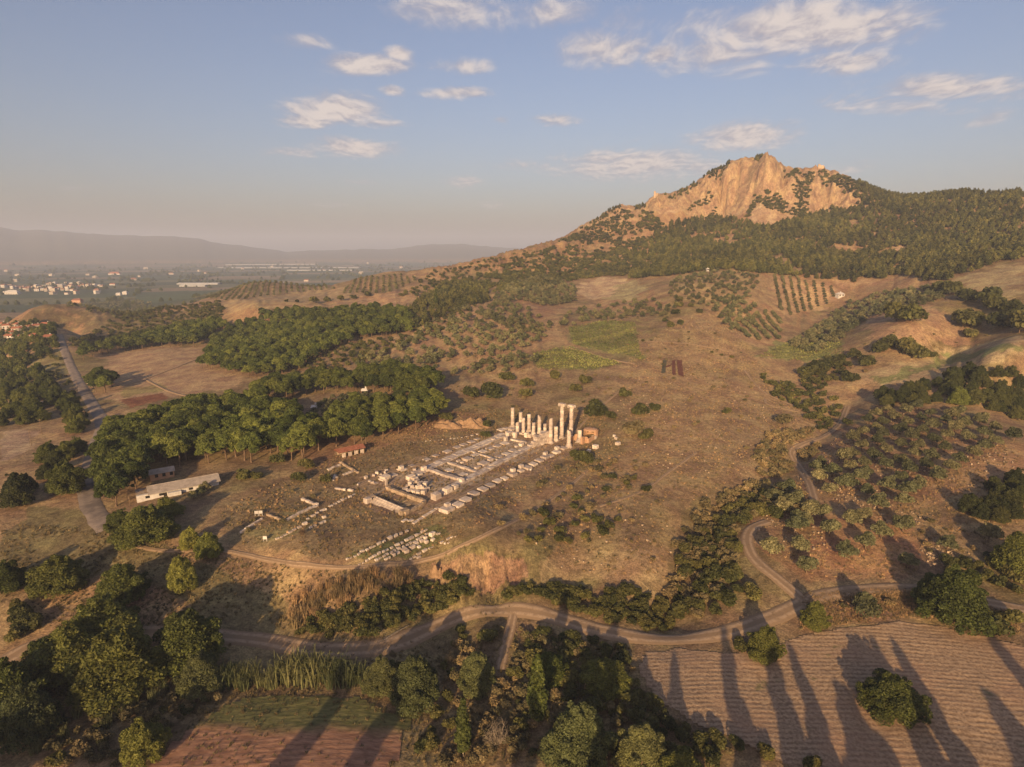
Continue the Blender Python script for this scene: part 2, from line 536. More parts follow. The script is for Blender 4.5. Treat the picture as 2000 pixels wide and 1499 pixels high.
# hillside east of the temple: thin, straw-coloured grass
patch([(1230, 700), (1330, 620), (1420, 610), (1480, 700), (1560, 790), (1640, 840), (1500, 900), (1400, 960), (1330, 1000), (1300, 1130), (1050, 1110), (1180, 950), (1230, 850)], GRASS_DRY, .5)
patch([(1050, 1090), (1290, 1060), (1300, 1130), (1050, 1130)], (.36, .25, .13), .55)
# olive orchard soil
patch([(1450, 1010), (1560, 920), (1640, 840), (1700, 800), (1800, 800), (1990, 900), (1990, 930), (1900, 960), (1830, 990), (1780, 1000), (1790, 1090), (1760, 1125), (1580, 1140), (1460, 1060)], EARTH, .62)
patch([(1590, 1010), (1770, 1010), (1780, 1080), (1740, 1120), (1560, 1110)], (.37, .20, .10), .7)
patch([(1780, 1010), (1990, 1030), (1990, 1100), (1800, 1110)], GRASS_BROWN, .7)
patch([(1600, 1150), (1790, 1150), (1800, 1210), (1560, 1220)], (.36, .22, .12), .7)
# right: pale fields
patch([(1650, 760), (1690, 725), (1800, 700), (1995, 655), (1995, 690), (1900, 720), (1800, 745)], (.36, .26, .14), .95)
patch([(1700, 745), (1850, 695), (1995, 668), (1995, 676), (1850, 712), (1720, 750)], (.19, .195, .07), .85)
patch([(1480, 695), (1540, 665), (1640, 668), (1650, 700), (1560, 705)], (.20, .19, .075), .9)
patch([(1870, 545), (1995, 510), (1995, 590), (1900, 560)], (.33, .25, .13), .9)
patch([(1690, 600), (1790, 590), (1900, 640), (1890, 680), (1700, 660)], (.36, .225, .125), .85)
patch([(1640, 545), (1740, 545), (1735, 556), (1640, 562)], (.36, .225, .125), .9)
# middle fields and vineyards
FIELD_MID = [(1125, 560), (1160, 543), (1235, 545), (1268, 560), (1245, 583), (1170, 586), (1130, 575)]
patch(FIELD_MID, (.40, .28, .165), 1.0)
patch([(1205, 562), (1235, 545), (1268, 560), (1245, 583), (1180, 586)], (.31, .25, .125), .95)
VINE_A = [(1110, 640), (1180, 628), (1240, 632), (1250, 690), (1265, 705), (1120, 675)]
VINE_B = [(1040, 690), (1110, 678), (1215, 712), (1160, 722), (1050, 722)]
patch(VINE_A, (.235, .20, .085), .9)
patch(VINE_B, (.20, .17, .075), .9)
patch([(1480, 535), (1530, 548), (1525, 580), (1560, 600), (1480, 600)], (.27, .185, .10), .9)
patch([(1500, 535), (1650, 565), (1640, 590), (1540, 620), (1510, 600)], (.38, .25, .14), .8)
patch([(1420, 610), (1520, 610), (1535, 670), (1480, 680), (1430, 650)], (.36, .23, .125), .8)
patch([(1310, 545), (1400, 528), (1480, 535), (1480, 590), (1400, 600), (1330, 580)], (.30, .215, .11), .8)
patch([(830, 600), (950, 585), (1100, 600), (1090, 660), (1000, 700), (850, 700), (740, 690)], (.34, .215, .118), .7)
patch([(1010, 585), (1060, 590), (1100, 600), (1080, 620), (1030, 630), (1000, 610)], (.27, .16, .09), .8)
# left: the open field between the pine woods, the red ploughed corner
patch([(190, 690), (300, 670), (390, 680), (395, 710), (480, 735), (470, 755), (380, 770), (330, 775), (220, 790), (190, 770), (220, 740)], (.345, .225, .125), .95)
RED_FIELD = [(235, 782), (315, 768), (332, 778), (255, 797)]
patch(RED_FIELD, EARTH_RED, 1.0, False)
patch([(225, 762), (310, 752), (320, 764), (235, 778)], (.23, .19, .065), .7)
patch([(0, 840), (80, 840), (60, 880), (0, 905)], (.36, .25, .16), .9)
patch([(240, 670), (225, 660), (300, 600), (420, 590), (420, 610)], (.25, .165, .09), .7)
patch([(10, 640), (60, 608), (110, 602), (170, 615), (160, 640), (60, 645)], (.145, .102, .050), .95)
patch([(180, 625), (240, 600), (330, 585), (440, 590), (430, 625), (330, 645), (230, 665), (150, 680), (130, 650)], (.155, .118, .058), .8)
patch([(230, 602), (330, 582), (440, 585), (440, 600), (280, 612)], (.31, .20, .115), .8)
patch([(430, 590), (480, 575), (640, 560), (690, 565), (690, 585), (560, 600), (450, 610)], (.33, .23, .12), .9)
patch([(640, 590), (760, 570), (840, 570), (830, 590), (700, 600)], (.36, .225, .125), .8)
patch([(60, 690), (115, 680), (140, 740), (60, 750)], (.22, .19, .08), .6)
# temple terrace: trodden earth on the two long aisles and round the altar
patch([(560, 940), (700, 880), (900, 830), (1000, 820), (1180, 850), (1180, 900), (960, 990), (860, 1060), (700, 1100), (450, 1060), (430, 1010)], (.205, .150, .078), .7)
patch([(690, 930), (1010, 835), (1130, 855), (1130, 876), (970, 960), (870, 1005), (790, 1010), (700, 985)], (.31, .205, .128), .80)
patch([(797, 938), (985, 846), (1045, 866), (1075, 866), (862, 975), (830, 960)], (.40, .30, .21), .75)
patch([(860, 985), (1085, 868), (1100, 875), (880, 995)], (.36, .255, .165), .7)
patch([(735, 945), (985, 836), (990, 842), (790, 940)], (.37, .265, .175), .7)
patch([(580, 880), (850, 800), (950, 805), (940, 830), (760, 870), (600, 925)], (.27, .155, .088), .7)
GREEN_LAWN = [(680, 1092), (750, 1060), (850, 1030), (880, 1045), (840, 1075), (720, 1105)]
patch(GREEN_LAWN, (.12, .125, .045), .8)
patch([(480, 1040), (560, 1000), (620, 985), (600, 1030), (520, 1060)], (.15, .14, .06), .5)
BANK = [(840, 1110), (880, 1098), (930, 1086), (1020, 1088), (1022, 1130), (1000, 1150), (935, 1165), (900, 1150), (880, 1140), (850, 1125)]
patch(BANK, (.31, .185, .108), .95)
# bottom
patch([(0, 1060), (60, 990), (200, 1000), (330, 1080), (430, 1110), (560, 1180), (540, 1240), (440, 1240), (300, 1130), (0, 1130)], (.165, .135, .060), .8)
patch([(440, 1240), (560, 1190), (700, 1240), (900, 1230), (1240, 1260), (1240, 1499), (0, 1499), (0, 1300)], (.165, .125, .062), .6)
ACRO = [(1128, 452), (1150, 430), (1210, 403), (1240, 405), (1262, 408), (1266, 384), (1330, 374), (1380, 343), (1430, 319), (1458, 311), (1472, 315), (1486, 305), (1503, 312), (1535, 327), (1600, 328),
        (1650, 344), (1692, 364), (1697, 384), (1660, 388), (1600, 408), (1580, 395), (1555, 430), (1530, 428), (1500, 440), (1470, 436), (1455, 420), (1420, 425), (1390, 418), (1350, 420), (1370, 395),
        (1330, 412), (1290, 420), (1262, 415), (1215, 410), (1180, 430)]
ACRO_W = area(ACRO)
_cn = fbm(gA * 160, GZ / 9.0, 4, 71)
blend(inside(GX, GY, ACRO_W) * 1.0, CLIFF)
blend(inside(GX, GY, ACRO_W) * sstep(.05, .6, _cn) * .7, (.40, .285, .180))
blend(inside(GX, GY, ACRO_W) * sstep(.1, .6, -_cn) * .6, (.25, .150, .080))
blend((_cl > .4) * sstep(.45, .8, slope), CLIFF)
patch([(1735, 480), (1790, 465), (1860, 440), (1840, 465), (1800, 490), (1750, 492)], (.42, .27, .16), 1.0)
# the plain: a patchwork of fields
_c, _s = math.cos(.35), math.sin(.35)
fx, fy = (GX * _c + GY * _s), (-GX * _s + GY * _c)
cell = np.floor(fx / 330 + .35 * vnoise(fy / 700, fx * 0, 9)), np.floor(fy / 210 + .8 * vnoise(fx / 900, fy * 0, 10))
h1, h2 = _hash(cell[0], cell[1], 61), _hash(cell[0], cell[1], 62)
PLN = np.where(h1[..., None] < .60, np.array((.070, .088, .040)), np.where(h1[..., None] < .8, np.array((.13, .125, .058)), np.array((.23, .17, .10)))) * (.75 + .5 * h2[..., None])
mp = sstep(1250, 1600, gR) * sstep(10, -15, GZ)
m_mt = sstep(0, 40, GZ) * sstep(4500, 6000, gR)
C = C * (1 - mp[..., None]) + PLN * mp[..., None]
blend(m_mt, (.13, .12, .085))

# ---------------------------------------------------------------- material helpers
MATS = {}


def new_mat(name):
    m = bpy.data.materials.new(name)
    m.use_nodes = True
    ng = NG(m.node_tree)
    o = ng.n('ShaderNodeOutputMaterial')
    b = ng.n('ShaderNodeBsdfPrincipled')
    ng.l(b.outputs[0], o.inputs[0])
    b.inputs['Roughness'].default_value = 0.9
    b.inputs['Specular IOR Level'].default_value = 0.15
    MATS[name] = m
    return m, ng, b


def bump(ng, b, height, strength, dist):
    bp = ng.n('ShaderNodeBump')
    bp.inputs['Strength'].default_value = strength
    bp.inputs['Distance'].default_value = dist
    ng.l(height, bp.inputs['Height'])
    ng.l(bp.outputs[0], b.inputs['Normal'])


m_ground, ng, b = new_mat('ground')
at = ng.n('ShaderNodeAttribute', attribute_name='soil')
geo = ng.n('ShaderNodeNewGeometry')
pos = geo.outputs['Position']
fl = ng.vmath('MULTIPLY', pos, (1, 1, .35))
nf = ng.noise(fl, 0.55, 6, .68)
nm = ng.noise(fl, 0.085, 5, .6)
nx = ng.noise(fl, 2.2, 3, .6)
tone = ng.math('MULTIPLY', ng.ramp(nf, .32, .70, .66, 1.28), ng.ramp(nm, .32, .68, .78, 1.2))
tone = ng.math('MULTIPLY', tone, ng.ramp(nx, .3, .7, .78, 1.2))
hs = ng.n('ShaderNodeHueSaturation')
ng.l(ng.ramp(nm, .3, .7, .485, .512), hs.inputs['Hue'])
hs.inputs['Saturation'].default_value = 1.0
mul = ng.vmath('MULTIPLY', at.outputs['Color'], (1, 1, 1))
cmb = ng.n('ShaderNodeCombineXYZ')
for _i in range(3):
    ng.l(tone, cmb.inputs[_i])
ng.l(ng.vmath('MULTIPLY', at.outputs['Color'], cmb.outputs[0]), hs.inputs['Color'])
ng.l(hs.outputs[0], b.inputs['Base Color'])
sl_ = ng.n('ShaderNodeSeparateXYZ'); ng.l(geo.outputs['True Normal'], sl_.inputs[0])
steep = ng.ramp(sl_.outputs[2], .86, .70)
rock = ng.noise(ng.vmath('MULTIPLY', pos, (1, 1, .45)), .16, 8, .68)
bump(ng, b, ng.math('ADD', ng.math('ADD', nf, ng.math('MULTIPLY', nx, .35)), ng.math('MULTIPLY', ng.math('MULTIPLY', rock, steep), 14.0)), 0.6, 0.5)


def link(name, me, mats, parent=None):
    o = bpy.data.objects.new(name, me)
    COL.objects.link(o)
    for m in (mats if isinstance(mats, (list, tuple)) else [mats]):
        if m is not None and me is not None and len(me.materials) < (len(mats) if isinstance(mats, (list, tuple)) else 1):
            me.materials.append(MATS[m] if isinstance(m, str) else m)
    if parent is not None:
        o.parent = parent
    return o


def tag(o, label=None, cat=None, group=None, kind=None):
    if label:
        o['label'] = label
    if cat:
        o['category'] = cat
    if group:
        o['group'] = group
    if kind:
        o['kind'] = kind
    return o


def empty(name, loc, rz=0.0):
    o = bpy.data.objects.new(name, None)
    COL.objects.link(o)
    o.location = loc
    o.rotation_euler = (0, 0, rz)
    o.empty_display_size = .5
    return o


def np_mesh(name, V, Fq, smooth=True):
    """mesh from vertex and quad (or triangle) arrays"""
    V, Fq = np.asarray(V, np.float32), np.asarray(Fq, np.int32)
    me = bpy.data.meshes.new(name)
    k = Fq.shape[1]
    me.vertices.add(len(V)); me.vertices.foreach_set('co', V.ravel())
    me.loops.add(Fq.size); me.loops.foreach_set('vertex_index', Fq.ravel())
    me.polygons.add(len(Fq)); me.polygons.foreach_set('loop_start', np.arange(0, Fq.size, k, dtype=np.int32))
    me.polygons.foreach_set('use_smooth', np.full(len(Fq), smooth))
    me.update(calc_edges=True)
    return me


def grid_faces(nr, nc, wrap=False):
    i, j = np.meshgrid(np.arange(nr - 1), np.arange(nc if wrap else nc - 1), indexing='ij')
    j2 = (j + 1) % nc
    a, b_, c, d = i * nc + j, i * nc + j2, (i + 1) * nc + j2, (i + 1) * nc + j
    return np.stack([a, d, c, b_], -1).reshape(-1, 4)


V = np.stack([GX, GY, GZ], -1).reshape(-1, 3)
me = np_mesh('ground', V, grid_faces(NR, NA, True))
ca = me.color_attributes.new('soil', 'FLOAT_COLOR', 'POINT')
ca.data.foreach_set('color', np.concatenate([C.reshape(-1, 3), np.ones((NR * NA, 1))], 1).astype(np.float32).ravel())
ground = tag(link('ground', me, 'ground'), kind='structure')
ground['label'] = 'dry rolling valley land with hills and far plain'

# ---------------------------------------------------------------- haze: the evening air over the whole valley
hm = bpy.data.materials.new('haze')
hm.use_nodes = True
hg = NG(hm.node_tree)
ho = hg.n('ShaderNodeOutputMaterial')
pv = hg.n('ShaderNodeVolumePrincipled')
pv.inputs['Color'].default_value = (.70, .78, 1.0, 1)
pv.inputs['Density'].default_value = 1.45e-4
pv.inputs['Anisotropy'].default_value = 0.0
hg.l(pv.outputs[0], ho.inputs['Volume'])
bmz = bmesh.new()
bmesh.ops.create_cube(bmz, size=1.0)
zlo, zhi = float(GZ.min()) - 1.0, float(GZ.max()) + 12.0
for v in bmz.verts:
    v.co = Vector((v.co.x * 28600, v.co.y * 28600, zlo if v.co.z < 0 else zhi))
hme = bpy.data.meshes.new('haze')
bmz.to_mesh(hme)
haze = link('haze', hme, hm)
tag(haze, 'pale evening haze lying over the valley', kind='stuff')
# ---------------------------------------------------------------- vegetation: shapes
def leaf_mat(name, dark, light, trans=0.28, var=0.35, rough=.65):
    dark, light = tuple(1.14 * q for q in dark), tuple(1.10 * q for q in light)
    m, ng, b = new_mat(name)
    geo = ng.n('ShaderNodeNewGeometry')
    oi = ng.n('ShaderNodeObjectInfo')
    tcn = ng.n('ShaderNodeTexCoord')
    isl = geo.outputs['Random Per Island']
    c = ng.mix(ng.ramp(isl, 0, 1, 0, 1, False), dark, light)
    blot = ng.noise(tcn.outputs['Object'], 0.45, 2, .5)
    k = ng.math('MULTIPLY', ng.ramp(oi.outputs['Random'], 0, 1, 1 - var, 1 + var, False), ng.ramp(blot, .3, .7, .72, 1.28))
    wide_ = ng.noise(geo.outputs['Position'], .014, 3, .6)
    k = ng.math('MULTIPLY', k, ng.ramp(wide_, .3, .7, .72, 1.32))
    cm = ng.n('ShaderNodeCombineXYZ')
    ng.l(ng.math('MULTIPLY', k, ng.ramp(oi.outputs['Random'], 0, 1, .90, 1.12, False)), cm.inputs[0])
    ng.l(k, cm.inputs[1]); ng.l(k, cm.inputs[2])
    cc = ng.vmath('MULTIPLY', c, cm.outputs[0])
    ng.l(cc, b.inputs['Base Color'])
    b.inputs['Roughness'].default_value = rough
    b.inputs['Specular IOR Level'].default_value = .25
    tr = ng.n('ShaderNodeBsdfTranslucent')
    ng.l(cc, tr.inputs[0])
    mx = ng.n('ShaderNodeMixShader')
    mx.inputs[0].default_value = trans
    ng.l(b.outputs[0], mx.inputs[1]); ng.l(tr.outputs[0], mx.inputs[2])
    o = [n for n in ng.t.nodes if n.type == 'OUTPUT_MATERIAL'][0]
    ng.l(mx.outputs[0], o.inputs[0])
    return m


leaf_mat('pine_needles', (.042, .054, .010), (.118, .138, .027), var=.42)
leaf_mat('hill_pine_needles', (.046, .050, .012), (.125, .122, .036), var=.45)
leaf_mat('olive_leaves', (.072, .074, .032), (.175, .170, .082))
leaf_mat('shrub_leaves', (.042, .045, .012), (.108, .104, .030))
leaf_mat('broad_leaves', (.040, .052, .011), (.118, .128, .028))
leaf_mat('dark_leaves', (.024, .030, .009), (.072, .078, .022))
leaf_mat('bright_leaves', (.075, .088, .016), (.175, .180, .040))
leaf_mat('grey_leaves', (.058, .066, .022), (.135, .142, .052))
leaf_mat('reed_leaves', (.070, .082, .030), (.165, .172, .072))
leaf_mat('vine_leaves', (.085, .100, .022), (.190, .195, .060))
leaf_mat('dry_stems', (.150, .105, .052), (.330, .225, .115), .15)
leaf_mat('brown_brush', (.090, .075, .034), (.190, .145, .068), .15)
m, ng, b = new_mat('bark')
tcn = ng.n('ShaderNodeTexCoord')
ng.l(ng.mix(ng.ramp(ng.noise(ng.vmath('MULTIPLY', tcn.outputs['Object'], (1, 1, .25)), 4, 4), .3, .7), (.075, .048, .030), (.19, .125, .080)), b.inputs['Base Color'])
m, ng, b = new_mat('pale_bark')
tcn = ng.n('ShaderNodeTexCoord')
ng.l(ng.mix(ng.ramp(ng.noise(tcn.outputs['Object'], 3, 4), .3, .7), (.14, .11, .08), (.34, .27, .20)), b.inputs['Base Color'])


def unit(v):
    return v / (np.linalg.norm(v, axis=-1, keepdims=True) + 1e-9)


def cards(rng, cen, nrm, size, aspect=.62, jit=.55):
    """leaf-spray quads at the centres, facing roughly along the normals"""
    n = len(cen)
    nn = unit(nrm + jit * rng.normal(size=(n, 3)))
    t = unit(np.cross(nn, rng.normal(size=(n, 3))))
    bb = np.cross(nn, t)
    s = (size * rng.uniform(.6, 1.4, n))[:, None]
    V = np.stack([cen + t * s, cen + bb * s * aspect + nn * s * .12, cen - t * s, cen - bb * s * aspect + nn * s * .12], 1).reshape(-1, 3)
    return V, np.arange(4 * n).reshape(-1, 4)


def lump_crown(rng, lumps, per, leaf, fill=.25, up=.25, jit=.55):
    """lumps: (x, y, z, rx, rz); leaves sit on and a little inside every lump"""
    Cs, Ns = [], []
    for (x, y, z, rx, rz) in lumps:
        n = max(4, int(per * (rx * rx + rx * rz) / 2))
        d = unit(rng.normal(size=(n, 3)))
        d[:, 2] = np.where(d[:, 2] < -.55, -d[:, 2], d[:, 2])
        r = np.where(rng.random(n) < fill, rng.uniform(.45, .95, n), rng.uniform(.92, 1.10, n))
        p = d * r[:, None] * np.array([rx, rx, rz]) + np.array([x, y, z])
        Cs.append(p); Ns.append(unit(d / np.array([rx, rx, rz]) + np.array([0, 0, up / rx])))
    return cards(rng, np.concatenate(Cs), np.concatenate(Ns), leaf, jit=jit)


def tube(path, radii, sides=6):
    path = np.asarray(path, float)
    V, F = [], []
    for i, p in enumerate(path):
        d = path[min(i + 1, len(path) - 1)] - path[max(i - 1, 0)]
        d = d / (np.linalg.norm(d) + 1e-9)
        a = np.cross(d, (0.3, 1, .1)); a /= np.linalg.norm(a)
        b_ = np.cross(d, a)
        for s in range(sides):
            th = 2 * math.pi * s / sides
            V.append(p + radii[i] * (math.cos(th) * a + math.sin(th) * b_))
    for i in range(len(path) - 1):
        for s in range(sides):
            F.append((i * sides + s, i * sides + (s + 1) % sides, (i + 1) * sides + (s + 1) % sides, (i + 1) * sides + s))
    return np.array(V), np.array(F)


def cat(*parts):
    V, F, o = [], [], 0
    for v, f in parts:
        V.append(v); F.append(f + o); o += len(v)
    return np.concatenate(V), np.concatenate(F)


def limbs(rng, base_r, h0, tips, sides=6):
    """a trunk that leans a little, with limbs to the tips"""
    lean = rng.normal(size=2) * .05 * h0
    top = np.array([lean[0], lean[1], h0])
    parts = [tube([(0, 0, -.4), (lean[0] * .1, lean[1] * .1, h0 * .12), (lean[0] * .5, lean[1] * .5, h0 * .55), top], [base_r * 1.35, base_r, base_r * .8, base_r * .62], sides)]
    for t in tips:
        t = np.asarray(t, float)
        mid = (top + t) / 2 + np.array([0, 0, -.08 * np.linalg.norm(t - top)]) + rng.normal(size=3) * .1
        parts.append(tube([top * .93, mid, t], [base_r * .5, base_r * .32, base_r * .1], max(4, sides - 2)))
    return cat(*parts)


def proto_pine(rng, q):
    H, Rr = 11.0, 4.6
    lumps = [(0, 0, 8.0, 3.2, 2.2)]
    n1 = 7
    for k in range(n1):
        a = 2 * math.pi * (k + rng.uniform(-.3, .3)) / n1
        r = rng.uniform(2.4, 3.3)
        lumps.append((r * math.cos(a), r * math.sin(a), rng.uniform(5.4, 7.6), rng.uniform(1.2, 2.1), rng.uniform(1.0, 1.7)))
    for k in range(6):
        a = rng.uniform(0, 6.28); r = rng.uniform(.4, 2.4)
        lumps.append((r * math.cos(a), r * math.sin(a), rng.uniform(8.4, 10.1), rng.uniform(.8, 1.7), rng.uniform(.7, 1.3)))
    for k in range(9):
        a = rng.uniform(0, 6.28); r = rng.uniform(3.2, 4.9)
        lumps.append((r * math.cos(a), r * math.sin(a), rng.uniform(5.0, 8.4), rng.uniform(.5, 1.0), rng.uniform(.4, .9)))
    cr = lump_crown(rng, lumps, 90 * q, .42 / math.sqrt(q) ** .7, up=.5)
    tr = limbs(rng, .30, 5.4, [(l[0] * .8, l[1] * .8, l[2]) for l in lumps[1:7]], 6)
    return cr, tr, H, Rr


def proto_olive(rng, q):
    lumps = [(0, 0, 2.7, 1.5, 1.2)]
    n1 = 6
    for k in range(n1):
        a = 2 * math.pi * (k + rng.uniform(-.35, .35)) / n1
        r = rng.uniform(1.0, 1.8)
        lumps.append((r * math.cos(a), r * math.sin(a), rng.uniform(1.9, 3.1), rng.uniform(.9, 1.3), rng.uniform(.8, 1.15)))
    for k in range(3):
        a = rng.uniform(0, 6.28)
        lumps.append((.8 * math.cos(a), .8 * math.sin(a), rng.uniform(3.3, 3.9), rng.uniform(.7, 1.0), rng.uniform(.6, .9)))
    cr = lump_crown(rng, lumps, 130 * q, .30 / math.sqrt(q) ** .7, fill=.35, up=.3, jit=.7)
    tr = limbs(rng, .20, 1.3, [(l[0] * .8, l[1] * .8, l[2]) for l in lumps[1:6]], 6)
    return cr, tr, 4.6, 2.8


def proto_broad(rng, q):
    """broad crown down to the ground, many uneven lumps"""
    lumps = [(0, 0, 4.2, 3.2, 3.0)]
    for k in range(9):
        a = 2 * math.pi * (k + rng.uniform(-.35, .35)) / 9
        r = rng.uniform(2.4, 3.7)
        lumps.append((r * math.cos(a), r * math.sin(a), rng.uniform(1.4, 2.6), rng.uniform(1.2, 1.7), rng.uniform(1.2, 1.7)))
    for k in range(11):
        a = rng.uniform(0, 6.28); r = rng.uniform(1.2, 3.6)
        lumps.append((r * math.cos(a), r * math.sin(a), rng.uniform(3.2, 5.6), rng.uniform(.9, 1.6), rng.uniform(.9, 1.6)))
    for k in range(9):
        a = rng.uniform(0, 6.28); r = rng.uniform(.2, 2.0)
        lumps.append((r * math.cos(a), r * math.sin(a), rng.uniform(5.8, 7.6), rng.uniform(.7, 1.4), rng.uniform(.8, 1.5)))
    for k in range(18):
        a = rng.uniform(0, 6.28); r = rng.uniform(3.2, 4.7)
        lumps.append((r * math.cos(a), r * math.sin(a), rng.uniform(1.0, 5.0), rng.uniform(.4, .9), rng.uniform(.4, 1.0)))
    for k in range(8):
        a = rng.uniform(0, 6.28); r = rng.uniform(0, 1.8)
        lumps.append((r * math.cos(a), r * math.sin(a), rng.uniform(7.4, 8.8), rng.uniform(.3, .6), rng.uniform(.5, .9)))
    cr = lump_crown(rng, lumps, 105 * q, .36 / math.sqrt(q) ** .9, fill=.4, up=.2, jit=.85)
    tr = limbs(rng, .42, 2.2, [(l[0] * .8, l[1] * .8, l[2]) for l in lumps[1:12]], 7)
    return cr, tr, 9.2, 5.0


def proto_shrub(rng, q):
    lumps = []
    for k in range(6):
        a = rng.uniform(0, 6.28); r = rng.uniform(0, 1.0)
        lumps.append((r * math.cos(a), r * math.sin(a), rng.uniform(.5, 1.15), rng.uniform(.55, .9), rng.uniform(.5, .8)))
    cr = lump_crown(rng, lumps, 190 * q, .24 / math.sqrt(q) ** .7, fill=.3, up=.3, jit=.8)
    tr = limbs(rng, .07, .35, [(l[0] * .8, l[1] * .8, l[2]) for l in lumps[:4]], 4)
    return cr, tr, 1.9, 1.6


def proto_hillpine(rng, q):
    lumps = [(0, 0, 3.4, 1.7, 1.7)]
    for k in range(5):
        z = 1.5 + k * 1.0
        r = (1.7, 1.9, 1.6, 1.1, .5)[k]
        for s in range(3 if k < 3 else 1):
            a = rng.uniform(0, 6.28)
            lumps.append((r * .75 * math.cos(a), r * .75 * math.sin(a), z + rng.uniform(-.3, .3), .7 + r * .35, .95))
    cr = lump_crown(rng, lumps, 42 * q, .46 / math.sqrt(q) ** .7, fill=.2, up=.3, jit=.7)
    tr = limbs(rng, .16, 2.2, [(0, 0, 6.0)], 5)
    return cr, tr, 7.4, 2.3


def proto_poplar(rng, q):
    lumps = []
    for k in range(16):
        t = k / 15
        z = 2.2 + 11.5 * t
        r = 1.25 * (1 - abs(t - .35) * 1.15) + .25
        a = rng.uniform(0, 6.28)
        lumps.append((.35 * r * math.cos(a), .35 * r * math.sin(a), z, r, 1.25))
    cr = lump_crown(rng, lumps, 120 * q, .32, fill=.3, up=.4, jit=.7)
    tr = limbs(rng, .20, 5, [(0, 0, 13.5), (.4, .3, 9), (-.4, -.2, 8)], 6)
    return cr, tr, 14.8, 1.6


def proto_reed(rng, q):
    n = int(170 * q)
    V, F = [], []
    for k in range(n):
        a, r = rng.uniform(0, 6.28), 1.5 * math.sqrt(rng.random())
        x, y = r * math.cos(a), r * math.sin(a)
        h = rng.uniform(2.2, 4.3)
        ln = rng.normal(size=2) * .16 * h
        w = rng.uniform(.05, .11)
        d = rng.uniform(0, 3.14)
        dx, dy = w * math.cos(d), w * math.sin(d)
        o = len(V)
        V += [(x - dx, y - dy, -.1), (x + dx, y + dy, -.1), (x + ln[0] * .4 + dx, y + ln[1] * .4 + dy, h * .6), (x + ln[0] * .4 - dx, y + ln[1] * .4 - dy, h * .6),
              (x + ln[0] + dx * .3, y + ln[1] + dy * .3, h), (x + ln[0] - dx * .3, y + ln[1] - dy * .3, h)]
        F += [(o, o + 1, o + 2, o + 3), (o + 3, o + 2, o + 4, o + 5)]
        for s in range(3):
            zz = h * rng.uniform(.35, .95)
            c = np.array([x + ln[0] * zz / h, y + ln[1] * zz / h, zz])
            th = rng.uniform(0, 6.28)
            e = c + np.array([math.cos(th) * .55, math.sin(th) * .55, rng.uniform(-.1, .35)])
            o = len(V)
            V += [tuple(c + (0, 0, .05)), tuple((c + e) / 2 + (-.05 * math.sin(th), .05 * math.cos(th), .14)), tuple(e), tuple((c + e) / 2 + (.05 * math.sin(th), -.05 * math.cos(th), .10))]
            F.append((o, o + 1, o + 2, o + 3))
    return (np.array(V), np.array(F)), None, 4.3, 1.5


def proto_tuft(rng, q):
    n = int(16 * q)
    V, F = [], []
    for k in range(n):
        a, r = rng.uniform(0, 6.28), .30 * math.sqrt(rng.random())
        x, y = r * math.cos(a), r * math.sin(a)
        h = rng.uniform(.22, .62)
        ln = rng.normal(size=2) * .35 * h
        d = rng.uniform(0, 3.14); w = rng.uniform(.05, .12)
        o = len(V)
        V += [(x - w * math.cos(d), y - w * math.sin(d), -.05), (x + w * math.cos(d), y + w * math.sin(d), -.05), (x + ln[0] + w * .35 * math.cos(d), y + ln[1], h), (x + ln[0] - w * .35, y + ln[1], h)]
        F.append((o, o + 1, o + 2, o + 3))
    return (np.array(V), np.array(F)), None, .6, .4


# kind -> (builder, leaf material, bark material, variants, quality near, quality far)
KIND = {'stone_pine': (proto_pine, 'pine_needles', 'bark', 4, 2.2, .5), 'olive_tree': (proto_olive, 'olive_leaves', 'bark', 4, 1.3, .30),
        'leafy_tree': (proto_broad, 'broad_leaves', 'bark', 4, 4.5, .5), 'shrub': (proto_shrub, 'shrub_leaves', 'bark', 4, 1.6, .5),
        'hill_pine': (proto_hillpine, 'hill_pine_needles', 'bark', 4, 1.0, .6), 'poplar_tree': (proto_poplar, 'broad_leaves', 'pale_bark', 2, 1.6, .6),
        'bright_tree': (proto_broad, 'bright_leaves', 'bark', 2, 3.5, .5), 'grey_tree': (proto_broad, 'grey_leaves', 'bark', 3, 6.0, .5),
        'dark_tree': (proto_broad, 'dark_leaves', 'bark', 3, 3.0, .5), 'reed_clump': (proto_reed, 'reed_leaves', None, 3, 1.0, .5), 'brown_shrub': (proto_shrub, 'brown_brush', 'bark', 3, 1.3, .5),
        'dry_cane_clump': (proto_reed, 'dry_stems', None, 2, .8, .5), 'dry_tuft': (proto_tuft, 'dry_stems', None, 3, 1.0, 1.0),
        'brown_tuft': (proto_tuft, 'brown_brush', None, 3, 1.0, 1.0)}
_protos = {}


def proto(kind, var, near):
    """mesh data of one variant: (crown mesh, trunk mesh) when near, one joined mesh when far"""
    key = (kind, var, near)
    if key in _protos:
        return _protos[key]
    fn, lm, bk, nv, qn, qf = KIND[kind]
    rng = np.random.default_rng(abs(hash_str(kind)) % 9999 + var * 77)
    cr, tr, H, Rr = fn(rng, qn if near else qf)
    if near and tr is not None:
        mc = np_mesh(kind + '_crown', cr[0], cr[1], False); mc.materials.append(MATS[lm])
        mt = np_mesh(kind + '_trunk', tr[0], tr[1], True); mt.materials.append(MATS[bk])
        res = (mc, mt)
    else:
        if tr is not None:
            Vv, Ff = cat(cr, tr)
        else:
            Vv, Ff = cr
        me_ = np_mesh(kind, Vv, Ff, False)
        me_.materials.append(MATS[lm])
        if tr is not None:
            me_.materials.append(MATS[bk])
            mi = np.zeros(len(Ff), np.int32); mi[len(cr[1]):] = 1
            me_.polygons.foreach_set('material_index', mi)
        res = (me_, None)
    _protos[key] = res
    return res


